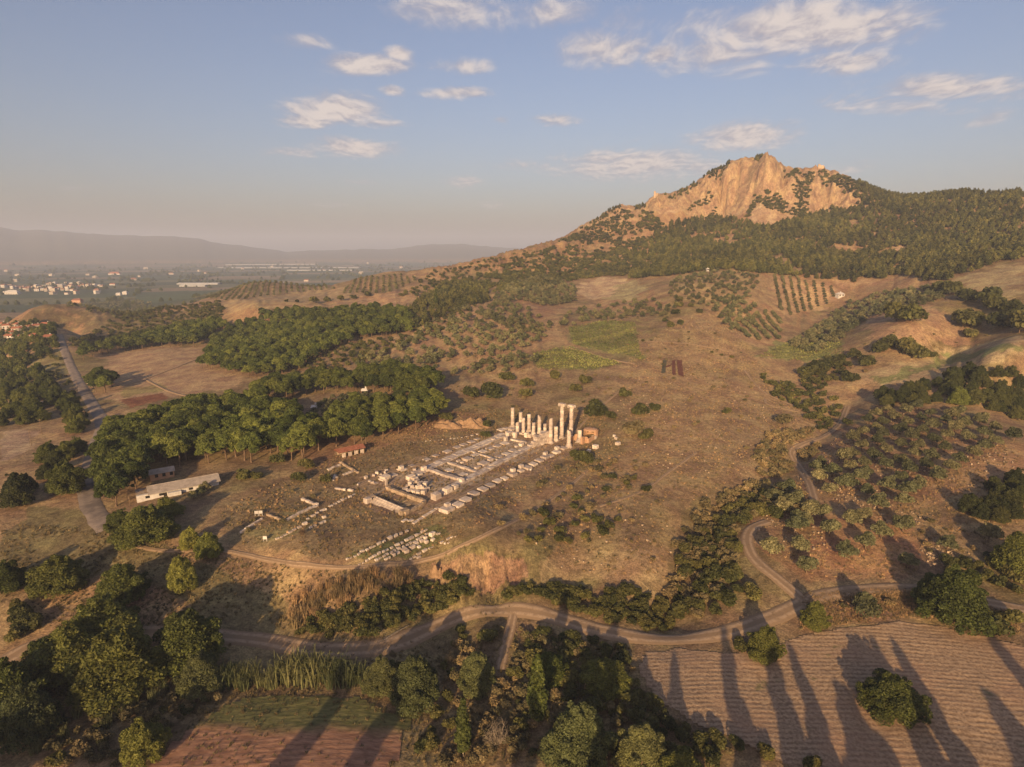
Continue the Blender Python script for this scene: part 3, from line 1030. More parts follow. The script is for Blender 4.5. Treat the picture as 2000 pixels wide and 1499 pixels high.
def hash_str(s):
    h = 0
    for ch in s:
        h = (h * 131 + ord(ch)) % 1000003
    return h


SIZE = {'dark_tree': 10, 'stone_pine': 10, 'olive_tree': 5, 'leafy_tree': 10, 'shrub': 2.6, 'hill_pine': 6, 'poplar_tree': 12, 'bright_tree': 10, 'grey_tree': 10, 'reed_clump': 4, 'brown_shrub': 2.6,
        'dry_cane_clump': 4, 'dry_tuft': .6, 'brown_tuft': .6}
CATEGORY = {'dark_tree': 'tree', 'stone_pine': 'pine tree', 'olive_tree': 'olive tree', 'leafy_tree': 'tree', 'shrub': 'shrub', 'hill_pine': 'pine tree', 'poplar_tree': 'poplar tree', 'bright_tree': 'tree', 'grey_tree': 'tree',
            'reed_clump': 'reeds', 'brown_shrub': 'dry_bush', 'dry_cane_clump': 'reeds'}
NAMES = {'dark_tree': 'evergreen_tree', 'hill_pine': 'hillside_pine', 'bright_tree': 'leafy_tree', 'grey_tree': 'willow_tree', 'brown_shrub': 'dry_bush', 'dry_cane_clump': 'reed_clump'}
PLANTS = []          # (kind, x, y, z, scale, wide, label, group)


def seen(x, y, z):
    """photo pixel of a world point"""
    cp, sp = math.cos(PITCH), math.sin(PITCH)
    dz = z - CAM_Z
    dep = y * cp - dz * sp
    b_ = (y * sp + dz * cp) / dep
    return CX + F_PX * x / dep, CY - F_PX * b_, dep


def plant(kind, u, v, wpx=None, label=None, group=None, scale=None, wide=1.0):
    """one plant whose foot stands at photo pixel (u, v); wpx is how wide it is there"""
    p = hit1(u, v)
    dep = seen(*p)[2]
    w = {'dark_tree': 10.0, 'stone_pine': 9.6, 'olive_tree': 5.8, 'leafy_tree': 10.0, 'bright_tree': 10.0, 'grey_tree': 10.0, 'shrub': 3.2, 'brown_shrub': 3.2, 'hill_pine': 4.4, 'poplar_tree': 3.0, 'reed_clump': 3.4, 'dry_cane_clump': 3.4}[kind]
    s = scale if scale else wpx * dep / F_PX / (w * wide)
    PLANTS.append((kind, p.x, p.y, p.z, s, wide, label, group))


def scatter(kind, uv, spacing, label, group, smin=.8, smax=1.2, jitter=.38, angle=None, keep=1.0, thin=None, wide=1.0, stretch=1.0):
    a = area(uv)
    ang = angle if angle is not None else random.uniform(0, 1.5)
    ca, sa = math.cos(ang), math.sin(ang)
    rx, ry = a[:, 0] * ca + a[:, 1] * sa, -a[:, 0] * sa + a[:, 1] * ca
    nx_, ny_ = int((rx.max() - rx.min()) / spacing) + 2, int((ry.max() - ry.min()) / (spacing * stretch)) + 2
    if nx_ * ny_ > 60000:
        print('scatter too big', kind, nx_, ny_, label)
    i, j = np.meshgrid(np.arange(nx_), np.arange(ny_))
    i, j = i.ravel(), j.ravel()
    jx = RNG.uniform(-jitter, jitter, len(i)); jy = RNG.uniform(-jitter, jitter, len(i))
    px_, py_ = rx.min() + (i + jx) * spacing, ry.min() + (j + jy) * spacing * stretch
    x, y = px_ * ca - py_ * sa, px_ * sa + py_ * ca
    m = inside(x, y, a) & (RNG.random(len(x)) < keep)
    if thin is not None:
        m &= fbm(x / thin[0], y / thin[0], 3, 77) + RNG.uniform(-.15, .15, len(x)) > thin[1]
    x, y = x[m], y[m]
    z = z_at(x, y)
    for q in range(len(x)):
        PLANTS.append((kind, x[q], y[q], z[q], RNG.uniform(smin, smax), wide, label, group))
    return len(x)
# ---------------------------------------------------------------- vegetation: where it stands
# pine groves
G = 'stone pines of the grove behind the shed'
scatter('stone_pine', [(185, 990), (195, 880), (230, 855), (300, 832), (400, 806), (470, 806), (560, 822), (620, 850), (640, 885), (560, 905), (505, 905), (450, 915), (400, 905), (300, 925), (262, 962), (238, 995)], 6.8,
        'umbrella pine in the grove behind the white shed', G, .95, 1.3)
scatter('stone_pine', [(590, 850), (680, 815), (760, 800), (850, 795), (862, 820), (830, 845), (760, 855), (690, 880), (640, 885)], 7.4,
        'umbrella pine in the grove above the red roof', 'stone pines above the shelter', .9, 1.2)
scatter('stone_pine', [(490, 785), (505, 765), (600, 755), (700, 745), (760, 735), (860, 750), (868, 772), (800, 785), (760, 772), (640, 768), (545, 790)], 7.4,
        'umbrella pine beyond the grey olive plot', 'stone pines beyond the grey olives', .9, 1.25)
scatter('stone_pine', [(392, 722), (420, 668), (480, 630), (560, 612), (640, 618), (700, 606), (800, 615), (806, 652), (760, 660), (700, 668), (650, 692), (600, 715), (560, 738), (480, 738)], 7.3,
        'pine of the wood on the low hill', 'pines of the wood on the low hill', .68, .98)
scatter('stone_pine', [(150, 708), (200, 697), (300, 680), (380, 678), (440, 645), (420, 632), (330, 652), (240, 672), (160, 692)], 8.0,
        'pine in the belt along the far edge of the bare field', 'pines along the bare field', .8, 1.1)
scatter('stone_pine', [(168, 752), (222, 740), (228, 756), (196, 775)], 7.5, 'pine in the clump between road and bare field', 'pines by the road', .85, 1.1)
plant('stone_pine', 592, 898, 62, 'umbrella pine with a bare trunk left of the red roofed shelter')
# left of the road
scatter('leafy_tree', [(0, 720), (60, 700), (150, 800), (190, 850), (110, 850), (60, 838), (0, 838)], 9.0, 'dark leafy tree in the plot beyond the paved road', 'trees beyond the road', .6, 1.0, keep=.7)
scatter('dark_tree', [(0, 990), (90, 918), (165, 895), (185, 905), (110, 945), (60, 985), (0, 1010)], 8.0, 'dark round tree in the line beside the paved road', 'trees along the road', .75, 1.05)
scatter('leafy_tree', [(80, 905), (130, 880), (200, 868), (195, 890), (160, 900)], 7.5, 'yellowish leafy tree where the road narrows', 'trees at the road bend', .8, 1.0)
plant('leafy_tree', 133, 962, 72, 'dark round tree standing alone beside the paved road')
plant('leafy_tree', 285, 1058, 118, 'broad green tree in front of the white shed', wide=1.5)
plant('leafy_tree', 238, 1035, 60, 'smaller tree left of the broad one in front of the white shed', wide=1.3)
plant('leafy_tree', 328, 1008, 62, 'dark spreading tree against the wall of the white shed', wide=1.6)
plant('bright_tree', 372, 1070, 46, 'small yellowish green tree beside the path')
plant('bright_tree', 408, 1088, 54, 'bright green young tree where the path begins')
plant('bright_tree', 358, 1152, 62, 'narrow green tree below the path', wide=.8)
plant('leafy_tree', 14, 1152, 74, 'dark tree cut by the left edge below the grass slope', wide=1.2)
plant('leafy_tree', 118, 1152, 112, 'dark bushy tree on the grass slope at the left', wide=1.5)
plant('leafy_tree', 240, 1172, 100, 'dark bushy tree above the big plane trees', wide=1.3)
# big planes in the left corner
plant('leafy_tree', 140, 1318, 150, 'very large plane tree at the lower left, left of a similar one', wide=1.25)
plant('leafy_tree', 235, 1345, 180, 'large plane tree in the middle of the lower left clump', wide=1.3)
plant('leafy_tree', 372, 1292, 140, 'large plane tree at the right end of the lower left clump', wide=1.25)
plant('leafy_tree', 200, 1262, 150, 'plane tree at the back of the lower left clump', wide=1.35)
plant('grey_tree', 395, 1350, 92, 'greyish green willow beside the large plane trees')
plant('grey_tree', 60, 1440, 125, 'greyish green willow in the lower left corner')
plant('leafy_tree', 20, 1400, 130, 'dark tree in the lower left corner by the track')
plant('bright_tree', 285, 1480, 92, 'bright green bush at the corner of the reddish field')
plant('leafy_tree', 100, 1320, 90, 'dark bush beside the lower left track')
scatter('shrub', [(0, 1190), (70, 1180), (90, 1240), (0, 1255)], 3.0, 'dark shrub in the thicket above the lower left track', 'shrubs above the lower left track', 1.0, 1.7)
scatter('shrub', [(0, 1300), (120, 1260), (160, 1330), (60, 1400), (0, 1400)], 3.2, 'dark shrub below the lower left track', 'shrubs below the lower left track', .9, 1.6, keep=.75)
scatter('brown_shrub', [(110, 1420), (330, 1350), (440, 1330), (420, 1380), (330, 1440), (240, 1499), (60, 1499)], 2.6, 'weedy shrub on the overgrown plot in the lower left', 'weeds on the overgrown plot', .6, 1.2, keep=.7)
scatter('shrub', [(110, 1420), (330, 1350), (440, 1330), (420, 1380), (330, 1440), (240, 1499), (60, 1499)], 4.2, 'green shrub on the overgrown plot in the lower left', 'green shrubs on the overgrown plot', .6, 1.3, keep=.6)
# reeds
for (u, v, w) in [(440, 1340, 40), (468, 1335, 36), (492, 1330, 34), (545, 1330, 40), (575, 1330, 46), (600, 1332, 50), (628, 1332, 50), (655, 1335, 46), (680, 1335, 40), (700, 1332, 34), (420, 1350, 34)]:
    plant('reed_clump', u, v, w * 1.05, 'tall pale green reeds at the edge of the grassy field', 'reeds along the grassy field')
for (u, v, w) in [(455, 1325, 30), (560, 1322, 36), (588, 1320, 40), (615, 1322, 40), (642, 1325, 36), (668, 1326, 34), (478, 1345, 28), (510, 1340, 24), (530, 1342, 28)]:
    plant('reed_clump', u, v, w, 'pale green reeds in the second rank behind the grassy field', 'reeds of the second rank')
for (u, v) in [(80, 1450), (95, 1425), (115, 1410), (150, 1400), (185, 1395), (210, 1420), (235, 1400), (260, 1380), (125, 1440), (300, 1370), (320, 1350), (70, 1470)]:
    plant('reed_clump', u, v, 22, 'yellowing cane plant in the rows of the overgrown plot', 'cane plants on the overgrown plot')
# dry cane thicket on the slope below the path
scatter('dry_cane_clump', [(550, 1190), (600, 1165), (680, 1120), (760, 1122), (830, 1128), (800, 1150), (720, 1165), (640, 1200), (580, 1230)], 2.3, 'dry straw-coloured cane growing on the slope below the path', 'dry canes on the slope', .5, .85, keep=.9)
# belt of bushes between the bank and the dirt road
G = 'bushes of the belt above the dirt road'
for poly in ([(570, 1240), (620, 1205), (700, 1180), (790, 1150), (850, 1130), (920, 1150), (930, 1170), (930, 1190), (850, 1215), (760, 1245), (660, 1262)],
             [(940, 1175), (1010, 1150), (1080, 1140), (1150, 1160), (1140, 1210), (1040, 1200), (970, 1190)],
             [(1155, 1165), (1230, 1150), (1290, 1185), (1330, 1215), (1300, 1240), (1220, 1225), (1150, 1210)]):
    scatter('shrub', poly, 2.35, 'green bush in the belt above the dirt road', G, .9, 1.5)
# the strip below the road
scatter('shrub', [(1020, 1260), (1060, 1230), (1120, 1250), (1220, 1270), (1235, 1330), (1290, 1390), (1400, 1450), (1440, 1499), (1240, 1499), (1200, 1400), (1110, 1380), (1030, 1330)], 3.6,
        'bush in the thicket beside the stubble field', 'bushes beside the stubble field', .9, 1.6)
scatter('shrub', [(1420, 1450), (1600, 1499), (1440, 1499)], 4.5, 'dark bush at the bottom edge beside the stubble field', 'bushes at the bottom edge', .9, 1.5)
scatter('shrub', [(700, 1300), (760, 1270), (900, 1230), (930, 1290), (880, 1320), (900, 1400), (850, 1499), (780, 1499), (840, 1370), (760, 1330)], 4.2,
        'dark bush on the strip below the dirt road', 'bushes on the strip', .7, 1.3, keep=.65)
scatter('brown_shrub', [(900, 1300), (1000, 1270), (1030, 1340), (1040, 1499), (860, 1499)], 3.2, 'brownish weedy bush along the narrow track below the road', 'weeds along the narrow track', .6, 1.3, keep=.6)
scatter('brown_shrub', [(890, 1250), (980, 1230), (1060, 1220), (1240, 1270), (1240, 1350), (1300, 1400), (1440, 1480), (1300, 1499), (1000, 1499), (860, 1499), (900, 1400), (860, 1330)], 3.0, 'low olive-brown scrub in the hollow below the dirt road', 'low scrub of the hollow', .5, 1.2, jitter=.5, keep=.75)
scatter('shrub', [(1000, 1300), (1060, 1250), (1240, 1280), (1240, 1360), (1350, 1430), (1300, 1499), (1000, 1499)], 4.4, 'green bush in the hollow below the dirt road', 'green bushes of the hollow', .6, 1.4, jitter=.5, keep=.8)
plant('shrub', 955, 1250, 46, 'round bush in the fork between the dirt road and the narrow track')
plant('grey_tree', 745, 1345, 75, 'feathery pale willow beside the reeds')
plant('grey_tree', 815, 1372, 105, 'large feathery willow at the corner of the grassy field')
plant('grey_tree', 935, 1345, 82, 'pale green willow beside the narrow track')
plant('poplar_tree', 1048, 1418, 32, 'slender green poplar with a pale trunk standing alone')
plant('poplar_tree', 905, 1478, 26, 'thin young poplar near the bottom edge')
plant('grey_tree', 1125, 1490, 140, 'large pale green tree at the bottom centre')
plant('grey_tree', 1255, 1499, 120, 'pale green tree at the bottom edge beside the thicket', scale=1.0)
plant('leafy_tree', 1330, 1540, 110, 'leafy tree rising over the bottom edge', scale=.9)
plant('leafy_tree', 1180, 1345, 100, 'dark broad tree beside the stubble field', wide=1.5)
plant('leafy_tree', 1075, 1330, 80, 'dark leafy tree below the dirt road', wide=1.3)
# stubble field and its edge
plant('leafy_tree', 1742, 1390, 128, 'broad round tree standing alone in the stubble field', wide=1.5)
plant('leafy_tree', 1492, 1285, 72, 'dark bushy tree at the corner of the stubble field beside the road')
plant('shrub', 1445, 1268, 40, 'yellowish bush beside the corner tree of the stubble field')
plant('leafy_tree', 1590, 1225, 58, 'small round dark tree just below the road junction')
plant('olive_tree', 1690, 1210, 66, 'grey green olive tree below the road on the field bank')
plant('leafy_tree', 1862, 1215, 135, 'very large dark tree at the right hiding the road', wide=1.15)
plant('leafy_tree', 1815, 1180, 70, 'dark tree left of the very large one by the road')
plant('shrub', 1968, 1215, 46, 'dark bush on the right edge below the road')
plant('shrub', 1940, 1245, 70, 'dark low bush at the right end of the field bank')
scatter('shrub', [(1795, 1110), (1900, 1090), (1995, 1080), (1995, 1160), (1930, 1150), (1840, 1140)], 4.2, 'dark bush above the road at the right', 'bushes above the road at the right', 1.1, 2.1, keep=.85)
plant('leafy_tree', 1985, 1120, 90, 'dark tree at the right edge above the road')
# hedge-like evergreen wood at the right edge
scatter('dark_tree', [(1880, 1000), (1920, 965), (1995, 935), (1995, 1040), (1940, 1030)], 5.4, 'dense evergreen in the hedge-like stand at the right edge', 'evergreens of the stand at the right edge', .55, .75)
scatter('dark_tree', [(1690, 790), (1740, 770), (1800, 765), (1860, 740), (1995, 705), (1995, 830), (1930, 800), (1850, 790), (1760, 800)], 7.4, 'dark tree of the shady wood above the orchard', 'trees of the shady wood', .6, 1.0)
plant('bright_tree', 1870, 792, 40, 'light green tree standing out of the dark wood at the right')
# olive orchard on the right
ORCH = [(1440, 1045), (1480, 985), (1560, 935), (1640, 880), (1685, 835), (1720, 800), (1800, 800), (1900, 815), (1995, 860), (1995, 885), (1900, 925), (1850, 960), (1800, 985), (1775, 1060), (1740, 1110), (1600, 1112), (1500, 1090)]
scatter('olive_tree', ORCH, 9.6, 'silvery olive tree of the right-hand orchard', 'olive trees of the orchard', 1.0, 1.35, jitter=.2, angle=.55, keep=.92)
for (u, v, w) in [(1655, 955, 40), (1560, 1030, 44), (1585, 1010, 44), (1505, 1085, 48), (1575, 1120, 44)]:
    plant('olive_tree', u, v, w, 'silvery olive tree at the lower edge of the orchard', 'olive trees at the orchard foot')
for (u, v, w) in [(1850, 1075, 40), (1930, 1060, 50), (1770, 1110, 42)]:
    plant('olive_tree', u, v, w, 'olive tree standing apart on the rough ground right of the orchard', 'olive trees apart')
# stream bed scrub
G = 'scrub along the dry stream bed'
scatter('brown_shrub', [(1300, 1190), (1320, 1060), (1380, 980), (1480, 945), (1550, 920), (1600, 880), (1585, 840), (1500, 850), (1470, 900), (1490, 940), (1560, 960), (1570, 1000), (1480, 1010), (1440, 1060), (1430, 1150), (1360, 1210)], 3.0,
        'brownish bush along the dry stream bed', G, .85, 1.6, keep=.85)
scatter('shrub', [(1310, 1190), (1330, 1080), (1400, 1010), (1490, 970), (1550, 975), (1540, 1000), (1450, 1050), (1430, 1110), (1470, 1170), (1400, 1215)], 4.2, 'dark green bush along the dry stream bed', 'green bushes along the stream bed', 1.2, 2.2, keep=.7)
scatter('shrub', [(1480, 730), (1560, 760), (1640, 800), (1660, 830), (1600, 840), (1560, 800), (1500, 770)], 5.0, 'shrub on the edge of the gully above the orchard', 'shrubs on the gully edge', 1.2, 2.0, keep=.8)
scatter('shrub', [(1570, 720), (1640, 690), (1660, 720), (1600, 770), (1640, 790), (1570, 760)], 5.0, 'shrub at the head of the gully', 'shrubs at the gully head', 1.2, 2.2, keep=.8)
# around the temple
for (u, v, w, l) in [(1060, 845, 34, 'bush'), (948, 855, 20, 'yellow green bush beside the far end of the north colonnade')][1:]:
    plant('shrub', u, v, w, l)
for (u, v, w, l) in [(1030, 775, 34, 'round dark shrub on the slope behind the left columns'), (1030, 757, 30, 'upper of two round dark shrubs behind the left columns'),
                     (965, 778, 56, 'wide dark bush on the slope behind the temple'), (925, 778, 40, 'low dark bush on the slope behind the temple, left of a wider one'),
                     (1085, 740, 30, 'round bush on the slope straight above the tall columns'), (1145, 750, 30, 'dark round bush above the capital of the right tall column'),
                     (1125, 765, 28, 'bush above and between the tall columns and the slope'), (1218, 775, 32, 'round dark bush on the grass slope right of the tall columns'),
                     (1250, 810, 42, 'yellow green bush at the foot of the grass slope'), (1278, 802, 28, 'green bush right of the yellow green one'),
                     (1165, 815, 56, 'dark wide bush behind the ruined brick chapel'), (1195, 818, 30, 'small bush right of the brick chapel'),
                     (1240, 850, 50, 'brownish bush right of the brick chapel'), (1260, 858, 34, 'dark bush on the slope right of the loose blocks'),
                     (1415, 808, 14, 'tiny bush low on the bare slope'), (1423, 805, 16, 'small bush on the bare slope'), (1530, 830, 40, 'brown bush on the bare slope by the gully'),
                     (990, 745, 30, 'green tree-like bush at the foot of the olive slope'), (870, 822, 26, 'bush on top of the earth mound'), (950, 835, 26, 'bush beside the earth mound'),
                     (1140, 905, 46, 'bush in front of the near column base'), (1120, 895, 30, 'small bush below the south colonnade')]:
    plant('shrub' if 'brown' not in l else 'brown_shrub', u, v, w, l)
scatter('brown_shrub', [(960, 1000), (1080, 920), (1180, 900), (1270, 900), (1260, 960), (1180, 1000), (1080, 1060), (1020, 1080), (960, 1040)], 5.5, 'brownish shrub on the rough ground south of the temple', 'rough shrubs south of the temple', .6, 1.3, keep=.6)
scatter('shrub', [(1030, 1060), (1060, 1010), (1130, 990), (1200, 1000), (1210, 1030), (1160, 1060), (1060, 1080)], 5.0, 'dark shrub in the patch beside the diagonal path', 'shrubs by the diagonal path', .9, 1.7, keep=.6)
scatter('shrub', [(1120, 960), (1180, 930), (1260, 930), (1270, 960), (1200, 985), (1130, 990)], 5.5, 'green shrub above the diagonal path', 'shrubs above the diagonal path', .9, 1.5, keep=.5)
for (u, v, w, l) in [(600, 915, 36, 'green bush by the rubble left of the red roof'), (585, 940, 34, 'bush below the rubble heap'), (635, 942, 26, 'bush among the rubble'), (475, 935, 36, 'pale bush beside the shed end'), (500, 935, 26, 'bush right of the shed end'),
                     (540, 905, 34, 'bush under the pines left of the red roof'), (870, 950, 16, 'bush between north column bases')][:6]:
    plant('shrub', u, v, w, l)
for (u, v, w, l) in [(378, 975, 22, 'small tree right against the white shed wall'), (392, 968, 22, 'second small tree against the white shed wall'), (403, 960, 24, 'third small tree against the white shed wall'), (318, 990, 22, 'small tree left against the white shed wall')]:
    plant('olive_tree', u, v, w, l)
# olive plots around the pines and on the slopes behind the temple
scatter('olive_tree', [(600, 808), (640, 780), (700, 772), (760, 778), (770, 795), (720, 805), (650, 822)], 5.0, 'grey olive tree in the plot ringed by pines', 'olives ringed by pines', .6, .9)
scatter('olive_tree', [(640, 740), (700, 700), (760, 690), (850, 690), (880, 715), (800, 735), (720, 745)], 7.0, 'olive tree on the lower slope beyond the pine belt', 'olives on the lower slope', .8, 1.2, keep=.75, thin=(40, -.25))
scatter('olive_tree', [(760, 690), (830, 640), (900, 600), (1000, 595), (1080, 630), (1060, 670), (960, 700), (860, 705)], 7.4, 'olive tree on the orange earth slope behind the temple', 'olives on the orange slope', .8, 1.2, keep=.75, thin=(35, -.35))
scatter('olive_tree', [(880, 735), (930, 712), (1010, 695), (1060, 700), (1030, 725), (960, 735)], 6.5, 'olive tree in the row at the foot of the vineyard', 'olives at the vineyard foot', .8, 1.1)
scatter('olive_tree', [(955, 600), (990, 560), (1060, 540), (1120, 560), (1130, 590), (1070, 600), (1010, 590)], 7.5, 'olive tree in the dense plot under the ridge', 'olives under the ridge', .9, 1.3)
scatter('olive_tree', [(1080, 640), (1120, 610), (1200, 595), (1270, 590), (1330, 600), (1310, 620), (1200, 625), (1110, 640)], 8.0, 'olive tree in the band below the tan field', 'olives below the tan field', .8, 1.2, keep=.85, thin=(35, -.45))
scatter('olive_tree', [(1300, 580), (1320, 545), (1400, 530), (1480, 538), (1480, 595), (1400, 605), (1330, 590)], 7.0, 'olive tree on the rounded knoll below the forest', 'olives on the knoll', .7, 1.1, keep=.75)
scatter('olive_tree', [(1500, 538), (1560, 543), (1640, 565), (1620, 595), (1540, 620), (1515, 600)], 4.6, 'olive tree in the planted rows right of the knoll', 'olives in rows by the knoll', .6, .8, jitter=.08, angle=1.25, stretch=1.75)
scatter('olive_tree', [(1425, 645), (1440, 615), (1520, 608), (1530, 665), (1475, 668)], 4.2, 'olive tree in the small plot of straight rows', 'olives in the small row plot', .7, .9, jitter=.08, angle=1.45, stretch=2.2)
scatter('olive_tree', [(1530, 680), (1600, 640), (1640, 600), (1720, 575), (1850, 560), (1890, 580), (1800, 600), (1700, 620), (1650, 660), (1600, 690)], 7.2, 'olive tree in the broad plot below the forest', 'olives at the forest foot', .9, 1.3, keep=.9)
scatter('olive_tree', [(1390, 600), (1430, 580), (1480, 600), (1470, 640), (1420, 650)], 7.0, 'olive tree in the hollow under the knoll', 'olives in the hollow', .9, 1.3, keep=.8)
# dark clumps on the right-hand hillocks
for (u, v, w) in [(1750, 625, 60), (1780, 628, 60), (1735, 680, 44), (1765, 690, 56), (1790, 700, 50), (1720, 690, 40), (1880, 640, 56), (1900, 630, 50), (1670, 700, 32), (1635, 718, 30), (1690, 715, 40), (1655, 745, 40), (1580, 735, 44), (1600, 725, 40),
                  (1940, 605, 60), (1960, 640, 70), (1990, 650, 70), (1925, 590, 50), (1885, 590, 46), (1850, 575, 44), (1830, 572, 40), (1815, 698, 26), (1890, 660, 30), (1975, 615, 50)]:
    plant('shrub', u, v, w, 'dark evergreen clump on the hillocks at the right', 'evergreen clumps on the hillocks')
for (u, v, w) in [(1325, 590, 20), (1310, 640, 24), (1325, 600, 22), (1365, 612, 14), (1350, 600, 14), (1300, 630, 14), (1330, 635, 18), (1320, 615, 18), (1255, 668, 10), (1430, 700, 10), (1390, 690, 8), (1410, 695, 8)]:
    plant('shrub', u, v, w, 'single dark shrub on the tan hillside', 'shrubs on the tan hillside')
scatter('shrub', [(560, 720), (640, 690), (700, 670), (800, 655), (860, 600), (920, 585), (930, 600), (860, 650), (760, 690), (660, 730), (600, 745)], 6.0, 'bush in the green draw beside the pine wood', 'bushes of the draw', 1.0, 1.9, keep=.8)
scatter('hill_pine', [(700, 640), (800, 605), (840, 575), (900, 555), (960, 570), (930, 595), (850, 625), (800, 650), (720, 655)], 8.5, 'pine in the green draw below the ridge', 'pines of the draw', .8, 1.3)
scatter('hill_pine', [(820, 590), (870, 555), (930, 560), (960, 590), (900, 600)], 6.5, 'pine of the small wood under the ridge', 'pines under the ridge', .8, 1.2)
plant('poplar_tree', 852, 600, 7, 'thin pale poplar standing in the draw under the ridge')
# scrub and forest on the acropolis hill
FOREST = [(960, 560), (985, 520), (1060, 480), (1130, 458), (1180, 432), (1215, 412), (1262, 416), (1290, 422), (1330, 414), (1360, 424), (1400, 420), (1420, 428), (1455, 424), (1475, 440), (1500, 444), (1530, 432), (1560, 432),
          (1582, 400), (1602, 412), (1660, 392), (1700, 390), (1700, 370), (1740, 385), (1800, 392), (1870, 388), (1940, 390), (1999, 386), (1999, 505), (1930, 520), (1850, 550), (1740, 545), (1650, 550), (1560, 540), (1480, 535), (1400, 527), (1320, 540), (1270, 555),
          (1200, 540), (1130, 545), (1100, 560)]
scatter('hill_pine', [(1230, 545), (1240, 500), (1300, 440), (1400, 424), (1500, 446), (1602, 414), (1700, 392), (1740, 386), (1800, 392), (1870, 388), (1940, 390), (1999, 386), (1999, 505), (1930, 520), (1850, 550), (1740, 545), (1650, 552), (1560, 542), (1480, 535), (1400, 527), (1320, 540)],
        6.2, 'pine of the dense forest below the acropolis cliff', 'forest pines', .9, 1.5, keep=.95, thin=(30, -.38))
scatter('shrub', [(1060, 495), (1130, 458), (1180, 432), (1215, 412), (1262, 416), (1300, 440), (1240, 500), (1230, 545), (1200, 540), (1130, 545), (1080, 560)], 5.2, 'dark scrub bush on the eroded slope below the cliff', 'scrub on the eroded slope', 1.3, 2.8, keep=.95, thin=(34, -.26))
scatter('shrub', [(860, 560), (985, 520), (1060, 480), (1130, 458), (1080, 560), (1050, 560), (960, 575)], 5.6, 'dark bush on the bare eroded ridge', 'bushes on the eroded ridge', 1.3, 2.8, keep=.95, thin=(30, .02))
scatter('hill_pine', [(1640, 385), (1700, 365), (1760, 380), (1999, 378), (1999, 390), (1700, 395)], 6.0, 'pine on the skyline of the right-hand ridge', 'pines on the skyline', .8, 1.3)
scatter('shrub', [(1600, 330), (1640, 345), (1680, 362), (1690, 372), (1650, 372), (1620, 362), (1600, 350)], 3.6, 'bush on the summit slope of the acropolis', 'bushes on the summit', 1.2, 2.4, keep=.8)
for poly in ([(1475, 395), (1500, 370), (1540, 395), (1535, 420), (1500, 410)], [(1545, 380), (1570, 345), (1590, 345), (1580, 385), (1560, 400)], [(1535, 420), (1560, 385), (1580, 395), (1570, 425)], [(1340, 405), (1390, 383), (1392, 392), (1350, 415)],
             [(1455, 430), (1470, 385), (1480, 375), (1478, 395), (1464, 425)], [(1530, 335), (1560, 335), (1565, 350), (1540, 350)], [(1370, 425), (1400, 405), (1405, 412), (1385, 430)]):
    scatter('shrub', poly, 3.4, 'bush clinging to the gullies of the acropolis cliff', 'bushes on the cliff', 1.2, 2.4, keep=.8)
for poly in ([(1290, 384), (1330, 373), (1380, 342), (1420, 321), (1424, 324), (1385, 350), (1335, 379)], [(1475, 313), (1487, 302), (1489, 306), (1478, 318)], [(1200, 404), (1240, 399), (1260, 408), (1240, 412)], [(1130, 450), (1180, 420), (1210, 404), (1214, 408), (1180, 428), (1140, 452)]):
    scatter('hill_pine', poly, 5.5, 'low pine along the sloping crest of the acropolis', 'pines along the crest', .5, .95)
scatter('shrub', [(780, 580), (850, 530), (930, 515), (1000, 498), (1050, 485), (1060, 500), (1000, 530), (930, 550), (850, 590)], 8.0, 'bush on the bare broken ridge left of the acropolis', 'bushes on the ridge', 1.2, 2.3, keep=.6)
# orchard hills to the left of the ridge, scattered trees down to the plain
scatter('olive_tree', [(660, 575), (700, 545), (780, 538), (820, 545), (760, 575)], 8.0, 'small tree in the planted rows on the far spur', 'trees in rows on the far spur', .7, .9, jitter=.08, angle=.2, stretch=1.8)
scatter('olive_tree', [(380, 582), (450, 565), (500, 552), (560, 553), (640, 558), (660, 565), (560, 575), (450, 590)], 8.0, 'small tree in the contour rows on the rounded far hill', 'trees in rows on the far hill', .7, .9, jitter=.08, angle=.35, stretch=1.8)
for (u, v, w) in [(615, 592, 20), (640, 590, 18), (665, 588, 20), (690, 585, 14), (720, 580, 18), (470, 640, 16), (510, 610, 16), (405, 610, 16), (560, 590, 10), (580, 592, 12), (430, 605, 14)]:
    plant('shrub', u, v, w, 'round bush on the tan fields above the pine wood', 'bushes on the tan fields')
scatter('shrub', [(110, 680), (250, 610), (430, 590), (440, 620), (330, 650), (200, 675)], 6.5, 'bush on the rough ground behind the village', 'bushes by the village', 1.0, 2.2, keep=.85)
scatter('olive_tree', [(130, 600), (260, 585), (330, 600), (240, 625), (180, 615)], 9.0, 'small tree in the plots behind the bare mound', 'trees behind the mound', .8, 1.1, keep=.8)
scatter('leafy_tree', [(0, 645), (60, 632), (112, 640), (110, 690), (60, 710), (0, 720)], 8.0, 'leafy tree among the village houses', 'village trees', .5, .85, keep=.9)
scatter('shrub', [(60, 700), (110, 690), (140, 740), (150, 790), (90, 760)], 5.0, 'bush on the verge of the paved road', 'bushes on the road verge', .8, 1.7, keep=.4)

